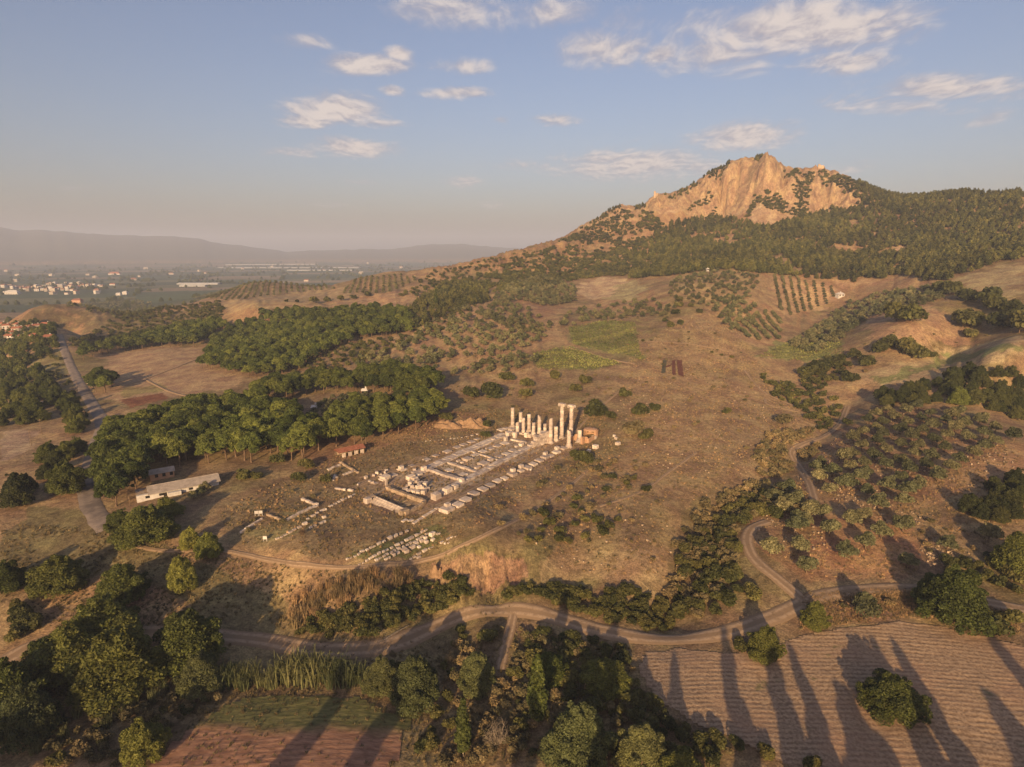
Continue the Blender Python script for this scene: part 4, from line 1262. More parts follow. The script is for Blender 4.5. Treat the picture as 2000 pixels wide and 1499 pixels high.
# small scattered shrubs that break up the grass slopes
for poly, gap in (([(880, 760), (960, 720), (1100, 730), (1230, 720), (1280, 780), (1230, 840), (1150, 800), (1000, 800), (900, 800)], 11), ([(1230, 720), (1330, 640), (1420, 650), (1480, 720), (1600, 820), (1480, 880), (1380, 960), (1300, 900)], 17), ([(1040, 1080), (1180, 1000), (1310, 960), (1310, 1100), (1150, 1130)], 9),
                  ([(1640, 740), (1700, 640), (1900, 640), (1990, 620), (1990, 660), (1800, 700)], 13), ([(700, 700), (800, 650), (1000, 620), (1100, 640), (1000, 700), (860, 740)], 14), ([(450, 1040), (520, 960), (700, 890), (760, 900), (640, 960), (560, 1060)], 9),
                  ([(1130, 640), (1260, 600), (1330, 610), (1330, 680), (1240, 700)], 15), ([(1540, 1160), (1790, 1160), (1790, 1205), (1640, 1220)], 6), ([(1790, 1010), (1990, 1040), (1990, 1090), (1800, 1100)], 7)):
    scatter('brown_shrub', poly, gap, 'small brownish bush dotted on the open grass slopes', 'small bushes on the open slopes', .35, .95, jitter=.5, keep=.8)
# the trees below the lower edge of the frame, between the drone and the evening sun
OFF = 'tall trees below the lower edge of the photo'
for k, (x, y, s, kd) in enumerate([(38, 66, 1.45, 'poplar_tree'), (47, 62, 1.55, 'poplar_tree'), (53.5, 66, 1.35, 'poplar_tree'), (60, 58, 1.9, 'leafy_tree'), (72, 60, 1.5, 'poplar_tree'), (78, 66, 1.35, 'poplar_tree'),
                                   (90, 56, 1.7, 'leafy_tree'), (101, 62, 1.4, 'poplar_tree'), (24, 60, 1.3, 'poplar_tree'), (10, 62, 1.6, 'poplar_tree'), (-6, 56, 1.5, 'poplar_tree'),
                                   (-38, 54, 1.5, 'poplar_tree'), (-52, 50, 1.6, 'poplar_tree'), (-84, 66, 1.6, 'leafy_tree'), (-100, 72, 1.6, 'leafy_tree')]):
    PLANTS.append((kd, x, y, float(z_at(x, y)[0]), s, .8 if kd == 'leafy_tree' else 1.0, 'tall ' + ('poplar' if kd == 'poplar_tree' else 'leafy tree') + ' just below the lower edge of the photo', OFF))

# ---------------------------------------------------------------- set the plants out
ROOFED = []                                     # filled with footprints where nothing grows


def put_plant(kind, x, y, z, s, wide, label, group, near, var):
    nm = NAMES.get(kind, kind)
    a, t = proto(kind, var, near)
    rz = random.uniform(0, 6.28)
    sx = s * wide
    if t is not None:
        o = empty(nm, (x, y, z), rz)
        o.scale = (sx, sx, s)
        c = bpy.data.objects.new('crown', a); COL.objects.link(c); c.parent = o
        t_ = bpy.data.objects.new('trunk', t); COL.objects.link(t_); t_.parent = o
    else:
        o = bpy.data.objects.new(nm, a)
        COL.objects.link(o)
        o.location = (x, y, z); o.rotation_euler = (0, 0, rz); o.scale = (sx, sx, s)
    tag(o, label, CATEGORY[kind], group)
    return o


def stuff_points(name, kinds, P_, S_, Vr, label):
    """one object: thousands of plants on points"""
    me_ = bpy.data.meshes.new(name)
    me_.vertices.add(len(P_)); me_.vertices.foreach_set('co', np.asarray(P_, np.float32).ravel())
    for nm, arr in (('size', S_), ('turn', RNG.uniform(0, 6.28, len(P_))), ('form', Vr)):
        at_ = me_.attributes.new(nm, 'FLOAT', 'POINT')
        at_.data.foreach_set('value', np.asarray(arr, np.float32))
    o = bpy.data.objects.new(name, me_)
    COL.objects.link(o)
    tree = bpy.data.node_groups.new(name, 'GeometryNodeTree')
    tree.interface.new_socket('Geometry', in_out='INPUT', socket_type='NodeSocketGeometry')
    tree.interface.new_socket('Geometry', in_out='OUTPUT', socket_type='NodeSocketGeometry')
    N, L = tree.nodes, tree.links
    gi, go = N.new('NodeGroupInput'), N.new('NodeGroupOutput')
    jn = N.new('GeometryNodeJoinGeometry')

    def named(nm):
        q = N.new('GeometryNodeInputNamedAttribute'); q.data_type = 'FLOAT'; q.inputs['Name'].default_value = nm
        return q.outputs['Attribute']
    turn = N.new('ShaderNodeCombineXYZ'); L.new(named('turn'), turn.inputs[2])
    sz, form = named('size'), named('form')
    for k, src in enumerate(kinds):
        ip = N.new('GeometryNodeInstanceOnPoints')
        oi = N.new('GeometryNodeObjectInfo'); oi.inputs['Object'].default_value = src; oi.inputs['As Instance'].default_value = True
        cmp_ = N.new('FunctionNodeCompare'); cmp_.data_type = 'FLOAT'; cmp_.operation = 'EQUAL'
        L.new(form, cmp_.inputs[0]); cmp_.inputs[1].default_value = float(k); cmp_.inputs['Epsilon'].default_value = .1
        L.new(gi.outputs[0], ip.inputs['Points']); L.new(oi.outputs['Geometry'], ip.inputs['Instance']); L.new(cmp_.outputs[0], ip.inputs['Selection'])
        L.new(turn.outputs[0], ip.inputs['Rotation']); L.new(sz, ip.inputs['Scale'])
        L.new(ip.outputs[0], jn.inputs[0])
    L.new(jn.outputs[0], go.inputs[0])
    o.modifiers.new('plants', 'NODES').node_group = tree
    tag(o, label, kind='stuff')
    return o


LIMIT = {'stone_pine': 300, 'olive_tree': 300, 'leafy_tree': 300, 'shrub': 300, 'hill_pine': 290, 'brown_shrub': 240, 'reed_clump': 100, 'dry_cane_clump': 60}
STUFF_LABEL = {'stone_pine': 'rest of the pine wood on the low hill', 'olive_tree': 'rest of the olive groves on the far slopes', 'leafy_tree': 'rest of the leafy trees in the valley', 'shrub': 'rest of the dark bushes on the slopes',
               'hill_pine': 'dense pine forest covering the acropolis hill', 'brown_shrub': 'rest of the brownish scrub', 'dry_cane_clump': 'rest of the dry canes on the slope below the path'}
# nothing grows on the roads and tracks
ROADS = {'paved': ([(116, 655), (128, 690), (150, 740), (180, 790), (200, 830), (188, 870), (176, 915), (170, 960), (185, 1000), (212, 1035)], 6.0),
         'dirt': ([(-40, 1330), (60, 1262), (160, 1245), (300, 1235), (440, 1245), (520, 1252), (600, 1268), (700, 1272), (780, 1256), (850, 1224), (920, 1199), (1000, 1192), (1080, 1205), (1160, 1230), (1250, 1246), (1340, 1248), (1430, 1234), (1520, 1202), (1600, 1166), (1700, 1153), (1800, 1152), (1900, 1172), (2040, 1200)], 5.2),
         'climb': ([(1572, 1176), (1520, 1132), (1474, 1095), (1458, 1055), (1470, 1030), (1500, 1020)], 4.2),
         'edge': ([(1592, 985), (1580, 945), (1556, 905), (1546, 884), (1570, 868), (1612, 852), (1640, 828), (1655, 795)], 3.6),
         'drop': ([(1003, 1196), (997, 1230), (985, 1270), (978, 1310)], 2.6)}
_px = np.array([(p[1], p[2]) for p in PLANTS])
_drop = np.zeros(len(PLANTS), bool)
for _uv, _wd in ROADS.values():
    _dl = dist_line(_px[:, 0], _px[:, 1], hit(smooth_line(_uv, 60))[:, :2])
    _rad = np.array([{'olive_tree': 1.6, 'shrub': 1.0, 'brown_shrub': 1.0}.get(p[0], 2.0) * p[4] for p in PLANTS])
    _drop |= (_dl < _wd / 2 + _rad) & np.array([p[7] is not None for p in PLANTS])
PLANTS = [p for p, k in zip(PLANTS, _drop) if not k]
# say where in its grove each plant stands
_grp = {}
for i_, p in enumerate(PLANTS):
    if p[7] and p[7] != OFF:
        _grp.setdefault((p[6], p[7]), []).append(i_)
for (lab, gr), ids in _grp.items():
    uvp = [seen(*PLANTS[i_][1:4]) for i_ in ids]
    us, ds = np.array([q[0] for q in uvp]), np.array([q[2] for q in uvp])
    ok = [k for k in range(len(ids)) if 0 < us[k] < 2000 and 0 < uvp[k][1] < 1499]
    if len(ok) < 8:
        continue
    ss = np.array([PLANTS[i_][4] for i_ in ids])
    special = {}
    for word, arr, fn in ((', nearest of them', ds, min), (', farthest of them', ds, max), (', leftmost of them', us, min), (', rightmost of them', us, max), (', largest of them', ss, max), (', smallest of them', ss, min)):
        k = fn((q for q in ok if q not in special), key=lambda q: arr[q])
        special[k] = word
    r_u = np.argsort(np.argsort(us)) / max(1, len(us) - 1)
    r_d = np.argsort(np.argsort(ds)) / max(1, len(ds) - 1)
    nu = 5 if len(ids) > 60 else 3
    for k, i_ in enumerate(ids):
        w_u = (['far left', 'left', 'middle', 'right', 'far right'] if nu == 5 else ['left', 'middle', 'right'])[min(nu - 1, int(r_u[k] * nu))]
        w_d = ['front edge', 'middle', 'back edge'][min(2, int(r_d[k] * 3))]
        suf = special.get(k) or f', {w_u} part, {w_d}'
        p = PLANTS[i_]
        PLANTS[i_] = p[:6] + (p[6] + suf, p[7])
by_kind = {}
for p in PLANTS:
    u, v, d = seen(p[1], p[2], p[3])
    inframe = -60 < u < 2060 and v < 1640 and d > 0
    pxs = SIZE[p[0]] * p[4] * F_PX / max(d, 1) if inframe or p[7] == OFF else 0
    if pxs > 0:
        by_kind.setdefault(p[0], []).append((pxs + (200 if p[7] != OFF and p[7] is None else 0), p))
counts = {}
for kind, lst in by_kind.items():
    lst.sort(key=lambda t: -t[0])
    lim = LIMIT.get(kind, 400)
    nv = KIND[kind][3]
    far_src = {}
    for n_, (pxs, p) in enumerate(lst[:lim]):
        near = pxs > 22 and KIND[kind][2] is not None
        o = put_plant(*p, near, n_ % nv)
        if not near:
            far_src.setdefault(n_ % nv, o)
    rest = [t[1] for t in lst[lim:]]
    counts[kind] = (len(lst), len(rest))
    if rest:
        for var in range(nv):
            if var not in far_src:              # a far copy of every form is needed as the pattern: turn a small one of them into it
                far_src[var] = put_plant(*rest.pop(), False, var)
        stuff_points({'stone_pine': 'pine_wood', 'olive_tree': 'olive_groves', 'leafy_tree': 'woodland', 'shrub': 'scrub', 'hill_pine': 'pine_forest', 'brown_shrub': 'brushwood', 'dry_cane_clump': 'dry_canes'}.get(kind, kind),
                     [far_src[v_] for v_ in range(nv)], [(p[1], p[2], p[3]) for p in rest], [p[4] for p in rest], RNG.integers(0, nv, len(rest)), STUFF_LABEL.get(kind, 'more plants'))
print('PLANTS', counts)
# ---------------------------------------------------------------- roads, tracks, fields
m, ng, b = new_mat('dirt_road')
at = ng.n('ShaderNodeAttribute', attribute_name='across')
geo = ng.n('ShaderNodeNewGeometry')
x = at.outputs['Fac']
rut = ng.math('ABSOLUTE', ng.math('SUBTRACT', ng.math('ABSOLUTE', ng.math('SUBTRACT', x, .5)), .24))
worn = ng.ramp(rut, .03, .16, 1, 0)
nz = ng.noise(geo.outputs['Position'], .7, 6, .65)
c = ng.mix(ng.math('MULTIPLY', worn, ng.ramp(nz, .3, .6)), (.250, .168, .100), (.400, .280, .180))
c = ng.mix(ng.ramp(nz, .55, .72, 0, .7), c, (.180, .118, .062))
ng.l(c, b.inputs['Base Color'])
bump(ng, b, nz, .5, .25)
m, ng, b = new_mat('asphalt_road')
geo = ng.n('ShaderNodeNewGeometry')
nz = ng.noise(geo.outputs['Position'], .25, 6, .7)
ng.l(ng.mix(ng.ramp(nz, .35, .65), (.150, .120, .100), (.255, .200, .160)), b.inputs['Base Color'])
m, ng, b = new_mat('stubble')
geo = ng.n('ShaderNodeNewGeometry')
fur = ng.n('ShaderNodeAttribute', attribute_name='furrow').outputs['Fac']
nz = ng.noise(geo.outputs['Position'], 1.5, 7, .72)
brk = ng.noise(geo.outputs['Position'], .22, 5, .65)
nl = ng.noise(geo.outputs['Position'], .05, 4, .6)
c = ng.mix(ng.ramp(ng.math('ADD', nz, ng.math('MULTIPLY', ng.math('SUBTRACT', fur, .5), ng.ramp(brk, .35, .6, .02, .20))), .32, .68), (.190, .120, .072), (.420, .292, .182))
c = ng.mix(ng.ramp(nl, .45, .7, 0, .55), c, (.34, .20, .125))
ng.l(ng.mix(ng.ramp(ng.noise(geo.outputs['Position'], .14, 5, .65), .60, .72, 0, .8), c, (.120, .120, .045)), b.inputs['Base Color'])
bump(ng, b, nz, .8, .25)
m, ng, b = new_mat('weedy_field')
geo = ng.n('ShaderNodeNewGeometry')
nz = ng.noise(ng.vmath('MULTIPLY', geo.outputs['Position'], (.45, 1.5, 1)), .9, 6, .7)
nl = ng.noise(geo.outputs['Position'], .09, 5, .6)
sp = ng.n('ShaderNodeSeparateXYZ'); ng.l(geo.outputs['Position'], sp.inputs[0])
green = ng.ramp(ng.math('ADD', sp.outputs[1], ng.math('MULTIPLY', nl, 7.0)), 104.5, 108.5)
c = ng.mix(green, ng.mix(ng.ramp(nz, .3, .7), (.190, .095, .058), (.350, .195, .122)), ng.mix(ng.ramp(nz, .3, .7), (.075, .080, .028), (.165, .150, .060)))
ng.l(c, b.inputs['Base Color'])
bump(ng, b, nz, .7, .2)


def ribbon(name, uv, width, mat, label, lift=.10, step=2.0, w_end=None, follow=True):
    p = hit(smooth_line(uv, 80))[:, :2]
    seg = np.hypot(*np.diff(p, axis=0).T)
    s = np.concatenate([[0], np.cumsum(seg)])
    n = max(4, int(s[-1] / step))
    t = np.linspace(0, s[-1], n)
    c = np.stack([np.interp(t, s, p[:, 0]), np.interp(t, s, p[:, 1])], 1)
    for _ in range(3):
        c[1:-1] = (c[:-2] + 2 * c[1:-1] + c[2:]) / 4
    d = np.gradient(c, axis=0)
    nrm = np.stack([d[:, 1], -d[:, 0]], 1) / (np.linalg.norm(d, axis=1, keepdims=True) + 1e-9)
    K = 7
    w = np.linspace(width, w_end or width, n)
    f = np.linspace(-.5, .5, K)
    wig = 1 + .14 * np.array([fbm(t / 6, t * 0 + 5, 3, 5), fbm(t / 6, t * 0 + 15, 3, 6)])
    off = np.where(f[None] < 0, f[None] * wig[0][:, None], f[None] * wig[1][:, None]) * w[:, None]
    X = c[:, None, 0] + nrm[:, None, 0] * off
    Y = c[:, None, 1] + nrm[:, None, 1] * off
    D = np.hypot(X, Y)
    Z = z_at(X.ravel(), Y.ravel()).reshape(X.shape) + (lift + D * .0006) * (1 - .75 * (np.abs(f[None]) > .45))
    me_ = np_mesh(name, np.stack([X, Y, Z], -1).reshape(-1, 3), grid_faces(n, K)[:, ::-1])
    a_ = me_.attributes.new('across', 'FLOAT', 'POINT')
    a_.data.foreach_set('value', np.tile(np.linspace(0, 1, K), n).astype(np.float32))
    o = link(name, me_, mat)
    tag(o, label, kind='structure')
    return o


ribbon('road', ROADS['paved'][0], 6.0, 'asphalt_road', 'worn paved road running between the trees at the left', .15, w_end=6.5)
ribbon('dirt_road', ROADS['dirt'][0],
       5.2, 'dirt_road', 'pale dirt road winding across the lower part of the valley', .22)
ribbon('dirt_track', ROADS['climb'][0], 4.2, 'dirt_road', 'dirt track climbing from the junction to the olive orchard', .24)
ribbon('dirt_track', ROADS['edge'][0], 3.4, 'dirt_road', 'dirt track along the left edge of the olive orchard', .2)
ribbon('dirt_track', ROADS['drop'][0], 2.6, 'dirt_road', 'short narrow track dropping from the dirt road into the bushes', .2)
ribbon('footpath', [(212, 1040), (300, 1075), (430, 1076), (520, 1093), (600, 1106), (700, 1109), (800, 1099), (880, 1078), (960, 1040), (1040, 1000), (1110, 952), (1150, 918)], 1.9, 'dirt_road', 'footpath along the edge of the terrace in front of the temple', .12)
ribbon('footpath', [(1455, 725), (1490, 765), (1550, 793), (1640, 830)], 1.8, 'dirt_road', 'footpath slanting down the bare slope to the gully', .12)
ribbon('footpath', [(1495, 780), (1500, 792), (1560, 805)], 1.5, 'dirt_road', 'short footpath joining the slanting one on the bare slope', .12)
ribbon('footpath', [(1170, 990), (1250, 962), (1310, 920), (1360, 885)], 1.5, 'dirt_road', 'faint footpath climbing the bare slope right of the temple', .10)
ribbon('footpath', [(1262, 668), (1340, 672), (1440, 690)], 1.3, 'dirt_road', 'faint footpath across the tan hillside', .10)
ribbon('footpath', [(235, 757), (300, 735), (385, 702)], 2.4, 'dirt_road', 'pale track crossing the bare field between the woods', .15)
ribbon('footpath', [(280, 740), (330, 765), (380, 778)], 1.8, 'dirt_road', 'thin path on the bare field near the red plot', .15)
ribbon('dirt_track', [(1100, 679), (1145, 688), (1180, 700), (1240, 712)], 2.2, 'dirt_road', 'track between the upper and the lower vineyard', .25)
ribbon('footpath', [(1120, 850), (1150, 815), (1180, 790), (1210, 765)], 1.5, 'dirt_road', 'footpath climbing behind the ruined chapel', .12)
ribbon('dirt_track', [(690, 955), (760, 925), (850, 900), (930, 872), (985, 845)], 2.8, 'dirt_road', 'trodden aisle along the north side of the temple', .07)
ribbon('dirt_track', [(815, 1003), (880, 978), (960, 940), (1030, 905), (1085, 872)], 3.6, 'dirt_road', 'trodden aisle along the south side of the temple', .07)


def field(name, uv, mat, label, angle, pitch, amp, step=1.6, lift=.2):
    a = area(uv)
    ca_, sa_ = math.cos(angle), math.sin(angle)
    rx, ry = a[:, 0] * ca_ + a[:, 1] * sa_, -a[:, 0] * sa_ + a[:, 1] * ca_
    xs = np.arange(rx.min(), rx.max(), step)
    ys = np.arange(ry.min(), ry.max(), pitch / 6)
    X_, Y_ = np.meshgrid(xs, ys)
    bend = .0016 * (X_ - xs.mean()) ** 2
    wx, wy = X_ * ca_ - Y_ * sa_, X_ * sa_ + Y_ * ca_
    z = z_at(wx.ravel(), wy.ravel()).reshape(wx.shape)
    am = amp * np.clip(.6 + 1.1 * fbm(wx / 6, wy / 6, 3, 3), 0, 1.3)
    bend = bend + .5 * fbm(wx / 30, wy / 30, 2, 44)
    z = z + lift + am * np.sin((Y_ + bend) / pitch * 2 * math.pi) + .07 * fbm(wx / 1.1, wy / 1.1, 3, 9)
    nr, nc = wx.shape
    ins = inside(wx.ravel() + .8 * fbm(wx.ravel() / 4, wy.ravel() / 4, 2, 1), wy.ravel() + .8 * fbm(wx.ravel() / 4, wy.ravel() / 4, 2, 2), a)
    F_ = grid_faces(nr, nc)
    F_ = F_[ins[F_].all(1)]
    used, inv = np.unique(F_.ravel(), return_inverse=True)
    me_ = np_mesh(name, np.stack([wx, wy, z], -1).reshape(-1, 3)[used], inv.reshape(-1, 4)[:, ::-1])
    at_ = me_.attributes.new('furrow', 'FLOAT', 'POINT')
    at_.data.foreach_set('value', (.5 + .5 * np.sin((Y_ + bend) / pitch * 2 * math.pi)).ravel()[used].astype(np.float32))
    tag(link(name, me_, mat), label, kind='structure')


STUBBLE = [(1240, 1305), (1262, 1275), (1330, 1268), (1420, 1280), (1540, 1250), (1640, 1228), (1760, 1214), (1850, 1228), (2060, 1275), (2060, 1540), (1620, 1540), (1470, 1465), (1360, 1415), (1280, 1370)]
field('stubble_field', STUBBLE, 'stubble', 'harvested field with curved furrows in the lower right', -.10, 1.3, .030, 1.0)
field('weedy_field', [(430, 1382), (480, 1362), (640, 1358), (700, 1362), (760, 1392), (815, 1395), (790, 1450), (770, 1540), (250, 1540), (330, 1450)], 'weedy_field', 'reddish field with a green weedy upper part at the bottom', .10, 1.2, .022)

# ---------------------------------------------------------------- stone
m, ng, b = new_mat('marble')
tcn = ng.n('ShaderNodeTexCoord'); oi = ng.n('ShaderNodeObjectInfo'); geo = ng.n('ShaderNodeNewGeometry')
nz = ng.noise(geo.outputs['Position'], .8, 6, .65)
c = ng.mix(ng.ramp(nz, .3, .7), (.40, .315, .245), (.66, .56, .46))
c = ng.mix(ng.ramp(ng.noise(geo.outputs['Position'], 2.6, 4, .6), .55, .75, 0, .55), c, (.30, .225, .165))
k = ng.ramp(oi.outputs['Random'], 0, 1, .64, 1.10, False)
cm = ng.n('ShaderNodeCombineXYZ'); ng.l(k, cm.inputs[0]); ng.l(ng.math('MULTIPLY', k, ng.ramp(oi.outputs['Random'], 0, 1, .97, 1.0)), cm.inputs[1]); ng.l(k, cm.inputs[2])
ng.l(ng.vmath('MULTIPLY', c, cm.outputs[0]), b.inputs['Base Color'])
b.inputs['Roughness'].default_value = .8
bump(ng, b, ng.noise(geo.outputs['Position'], 2.5, 5, .65), .5, .15)
m, ng, b = new_mat('rough_stone')
oi = ng.n('ShaderNodeObjectInfo'); geo = ng.n('ShaderNodeNewGeometry')
c = ng.mix(ng.ramp(ng.noise(geo.outputs['Position'], 1.3, 6, .65), .3, .7), (.22, .155, .100), (.44, .33, .23))
k = ng.ramp(oi.outputs['Random'], 0, 1, .75, 1.2, False)
cm = ng.n('ShaderNodeCombineXYZ')
for _i in range(3):
    ng.l(k, cm.inputs[_i])
ng.l(ng.vmath('MULTIPLY', c, cm.outputs[0]), b.inputs['Base Color'])
bump(ng, b, ng.noise(geo.outputs['Position'], 3, 5, .65), .6, .15)
m, ng, b = new_mat('bare_earth')
geo = ng.n('ShaderNodeNewGeometry')
ng.l(ng.mix(ng.ramp(ng.noise(geo.outputs['Position'], .9, 6, .68), .3, .7), (.20, .125, .070), (.36, .225, .130)), b.inputs['Base Color'])
bump(ng, b, ng.noise(geo.outputs['Position'], 1.4, 6, .68), .9, .5)
m, ng, b = new_mat('brickwork')
geo = ng.n('ShaderNodeNewGeometry')
wv = ng.n('ShaderNodeTexWave', wave_type='BANDS', bands_direction='Z'); ng.l(geo.outputs['Position'], wv.inputs['Vector']); wv.inputs['Scale'].default_value = 1.1; wv.inputs['Distortion'].default_value = 2.5
c = ng.mix(ng.ramp(ng.noise(geo.outputs['Position'], 1.6, 5), .3, .7), (.30, .145, .080), (.46, .27, .16))
ng.l(ng.mix(ng.ramp(wv.outputs['Fac'], .55, .9, 0, .6), c, (.50, .36, .24)), b.inputs['Base Color'])
bump(ng, b, ng.noise(geo.outputs['Position'], 3, 5, .65), .6, .2)


def rough_box(seed, jit=.10, bev=.06):
    """a worn unit block, its foot on z = 0"""
    rr = random.Random(seed)
    bm = bmesh.new()
    bmesh.ops.create_cube(bm, size=1.0)
    for v in bm.verts:
        v.co = Vector((v.co.x * (1 + rr.uniform(-jit, jit)), v.co.y * (1 + rr.uniform(-jit, jit)), (v.co.z + .5) * (1 + (rr.uniform(-jit, jit) if v.co.z > 0 else 0))))
    bmesh.ops.bevel(bm, geom=list(bm.edges), offset=bev, segments=1, affect='EDGES', clamp_overlap=True)
    me_ = bpy.data.meshes.new('block')
    bm.to_mesh(me_); bm.free()
    return me_


BLOCKS = {mt: [rough_box(s, .12, .07) for s in range(7)] for mt in ('marble', 'rough_stone')}
SQUARE = {mt: [rough_box(s + 50, .035, .03) for s in range(5)] for mt in ('marble', 'rough_stone')}
for dct in (BLOCKS, SQUARE):
    for mt, l in dct.items():
        for me_ in l:
            me_.materials.append(MATS[mt])


def lathe(prof, n=20, name='lathe', mat='marble', smooth=True):
    V_, F_ = [], []
    for (r, z) in prof:
        for s in range(n):
            a = 2 * math.pi * s / n
            V_.append((r * math.cos(a), r * math.sin(a), z))
    for i in range(len(prof) - 1):
        for s in range(n):
            F_.append((i * n + s, i * n + (s + 1) % n, (i + 1) * n + (s + 1) % n, (i + 1) * n + s))
    me_ = bpy.data.meshes.new(name)
    o = len(V_)
    me_.from_pydata(V_, [], F_ + [tuple(range((len(prof) - 1) * n, len(prof) * n)), tuple(reversed(range(n)))])
    for p in me_.polygons:
        p.use_smooth = smooth and len(p.vertices) == 4
    me_.materials.append(MATS[mat])
    return me_


T0, T1 = hit1(820, 1000), hit1(1108, 875)
AX = math.atan2(T1.y - T0.y, T1.x - T0.x)                 # the temple's long axis
DRUM = [lathe([(.93, 0), (1.0, .04), (1.0 + .015 * k, .5), (.995, .96), (.93, 1.0)], 22, 'drum') for k in range(3)]


def broken_drum(seed):
    me_ = lathe([(.93, 0), (1.0, .05), (1.0, .5), (.97, .8), (.80, 1.0)], 18, 'drum')
    rr = random.Random(seed)
    for v in me_.vertices:
        if v.co.z > .4:
            v.co.z += .28 * math.sin(math.atan2(v.co.y, v.co.x) + seed) + rr.uniform(-.1, .1)
            v.co.x *= rr.uniform(.86, 1.02)
    return me_


BROKEN = [broken_drum(s) for s in range(3)]
BASE_M = lathe([(1.42, 0), (1.42, .22), (1.30, .24), (1.34, .34), (1.34, .46), (1.18, .52), (1.12, .62), (1.22, .72), (1.22, .88), (1.06, .96), (1.0, 1.0)], 24, 'column_base')
FLARE_M = lathe([(1.62, 0), (1.60, .35), (1.35, .5), (1.20, .75), (1.0, 1.0)], 20, 'column_base')


def shape(name, fn, mat='marble'):
    bm = bmesh.new(); fn(bm)
    me_ = bpy.data.meshes.new(name); bm.to_mesh(me_); bm.free()
    me_.materials.append(MATS[mat])
    return me_


def _volute(bm):
    rot = Matrix.Rotation(math.pi / 2, 4, 'Y')
    for (r, h) in ((.62, 1.7), (.42, 1.84), (.18, 1.95)):
        bmesh.ops.create_cone(bm, cap_ends=True, segments=16, radius1=r, radius2=r, depth=h, matrix=rot)


def _abacus(bm):
    for (sx, sy, sz, z) in ((1.62, 2.62, .50, .90), (1.95, 3.05, .20, 1.26)):
        bmesh.ops.create_cube(bm, size=1.0, matrix=Matrix.Translation((0, 0, z)) @ Matrix.Diagonal((sx, sy, sz, 1)))


CAP_M = shape('capital', lambda bm: bmesh.ops.create_cone(bm, cap_ends=True, segments=20, radius1=.86, radius2=1.12, depth=.64, matrix=Matrix.Translation((0, 0, .32))))
VOL_M, ABA_M = shape('volute', _volute), shape('abacus', _abacus)


def height_to(p, vtop):
    lo, hi = 0.0, 40.0
    for _ in range(30):
        mid = (lo + hi) / 2
        if seen(p.x, p.y, p.z + mid)[1] > vtop:
            lo = mid
        else:
            hi = mid
    return lo


def child(name, me_, parent, loc, scale=(1, 1, 1), rz=0.0):
    o = bpy.data.objects.new(name, me_)
    COL.objects.link(o)
    o.parent = parent
    o.location = loc; o.scale = scale; o.rotation_euler = (0, 0, rz)
    return o


def column(u, v, vtop, rad, label, cap=False, base='base', broken=False, grass=False):
    p = hit1(u, v)
    root = empty('marble_column', (p.x, p.y, p.z - .1), AX)
    tag(root, label, 'column', 'standing columns of the temple')
    H = height_to(p, vtop) + .1
    z = 0.0
    if base:
        bh = .95 if base == 'base' else 1.9
        child('plinth', SQUARE['marble'][1], root, (0, 0, -.3), (rad * 3.0, rad * 3.0, .55))
        child('base', BASE_M if base == 'base' else FLARE_M, root, (0, 0, .24), (rad, rad, bh))
        z = .24 + bh
    top = H - (1.5 if cap else 0)
    n = max(1, round((top - z) / 1.75))
    dh = (top - z) / n
    for k in range(n):
        taper = 1 - .10 * (k + .5) / max(n, 8)
        me_ = BROKEN[(k + n) % 3] if (broken and k == n - 1) else DRUM[(k * 2 + n) % 3]
        child('drum', me_, root, (random.uniform(-.02, .02), random.uniform(-.02, .02), z + k * dh), (rad * taper, rad * taper, dh * .995), random.uniform(0, 6))
    if cap:
        cp_ = child('capital', CAP_M, root, (0, 0, top), (rad * .96, rad * .96, 1.15), 0)
        for s_ in (-1, 1):
            child('volute', VOL_M, cp_, (0, s_ * 1.28, .62))
        child('abacus', ABA_M, cp_, (0, 0, 0))
    if grass:
        g_ = child('grass_tuft', proto('brown_tuft', 0, True)[0], root, (0, 0, top - .05), (2.4, 2.4, 1.6))
    return root


column(1001.2, 833.5, 797, .95, 'plain marble column at the far left end of the standing row')
column(1016.9, 838, 805.5, .92, 'medium marble column second from the left at the back')
column(1010.6, 848, 825.6, .88, 'short stump column at the left in front of the back row', broken=True)
column(1022.2, 847, 816.9, .88, 'medium short marble column third of the left cluster', base=None)
column(1033.2, 843.5, 809.4, .95, 'medium marble column at the back with a flat top')
column(1042.1, 852, 825.6, .85, 'short slender column standing on a rough high pedestal left', base='flare')
column(1053.3, 847, 812.5, .93, 'marble column with a rounded worn top', broken=True)
column(1064.2, 856, 828.2, .82, 'slim column on a pedestal behind the tall block wall', base='flare')
column(1075.4, 865.5, 817.8, .98, 'medium column with a slanting top beside the block wall', broken=True)
column(1085.7, 861, 833.5, .98, 'short thick column between the block wall and the tall pair')
column(1096.9, 855.8, 788.2, 1.0, 'left of the two tall columns that carry scrolled capitals', cap=True)
column(1114.9, 861, 791.6, 1.02, 'right of the two tall columns that carry scrolled capitals', cap=True)
column(1110.9, 874.5, 841.4, .98, 'stepped stump column nearest the camera on a flaring base', base='flare', broken=True)
column(1131.9, 864, 840.0, 1.05, 'thick stump column with grass on top, right of the tall pair', base='flare', grass=True)

ORD = ['first', 'second', 'third', 'fourth', 'fifth', 'sixth', 'seventh', 'eighth', 'ninth', 'tenth', 'eleventh', 'twelfth', 'thirteenth', 'fourteenth', 'fifteenth', 'sixteenth', 'seventeenth', 'eighteenth', 'nineteenth', 'twentieth',
       'twenty-first', 'twenty-second', 'twenty-third', 'twenty-fourth', 'twenty-fifth']


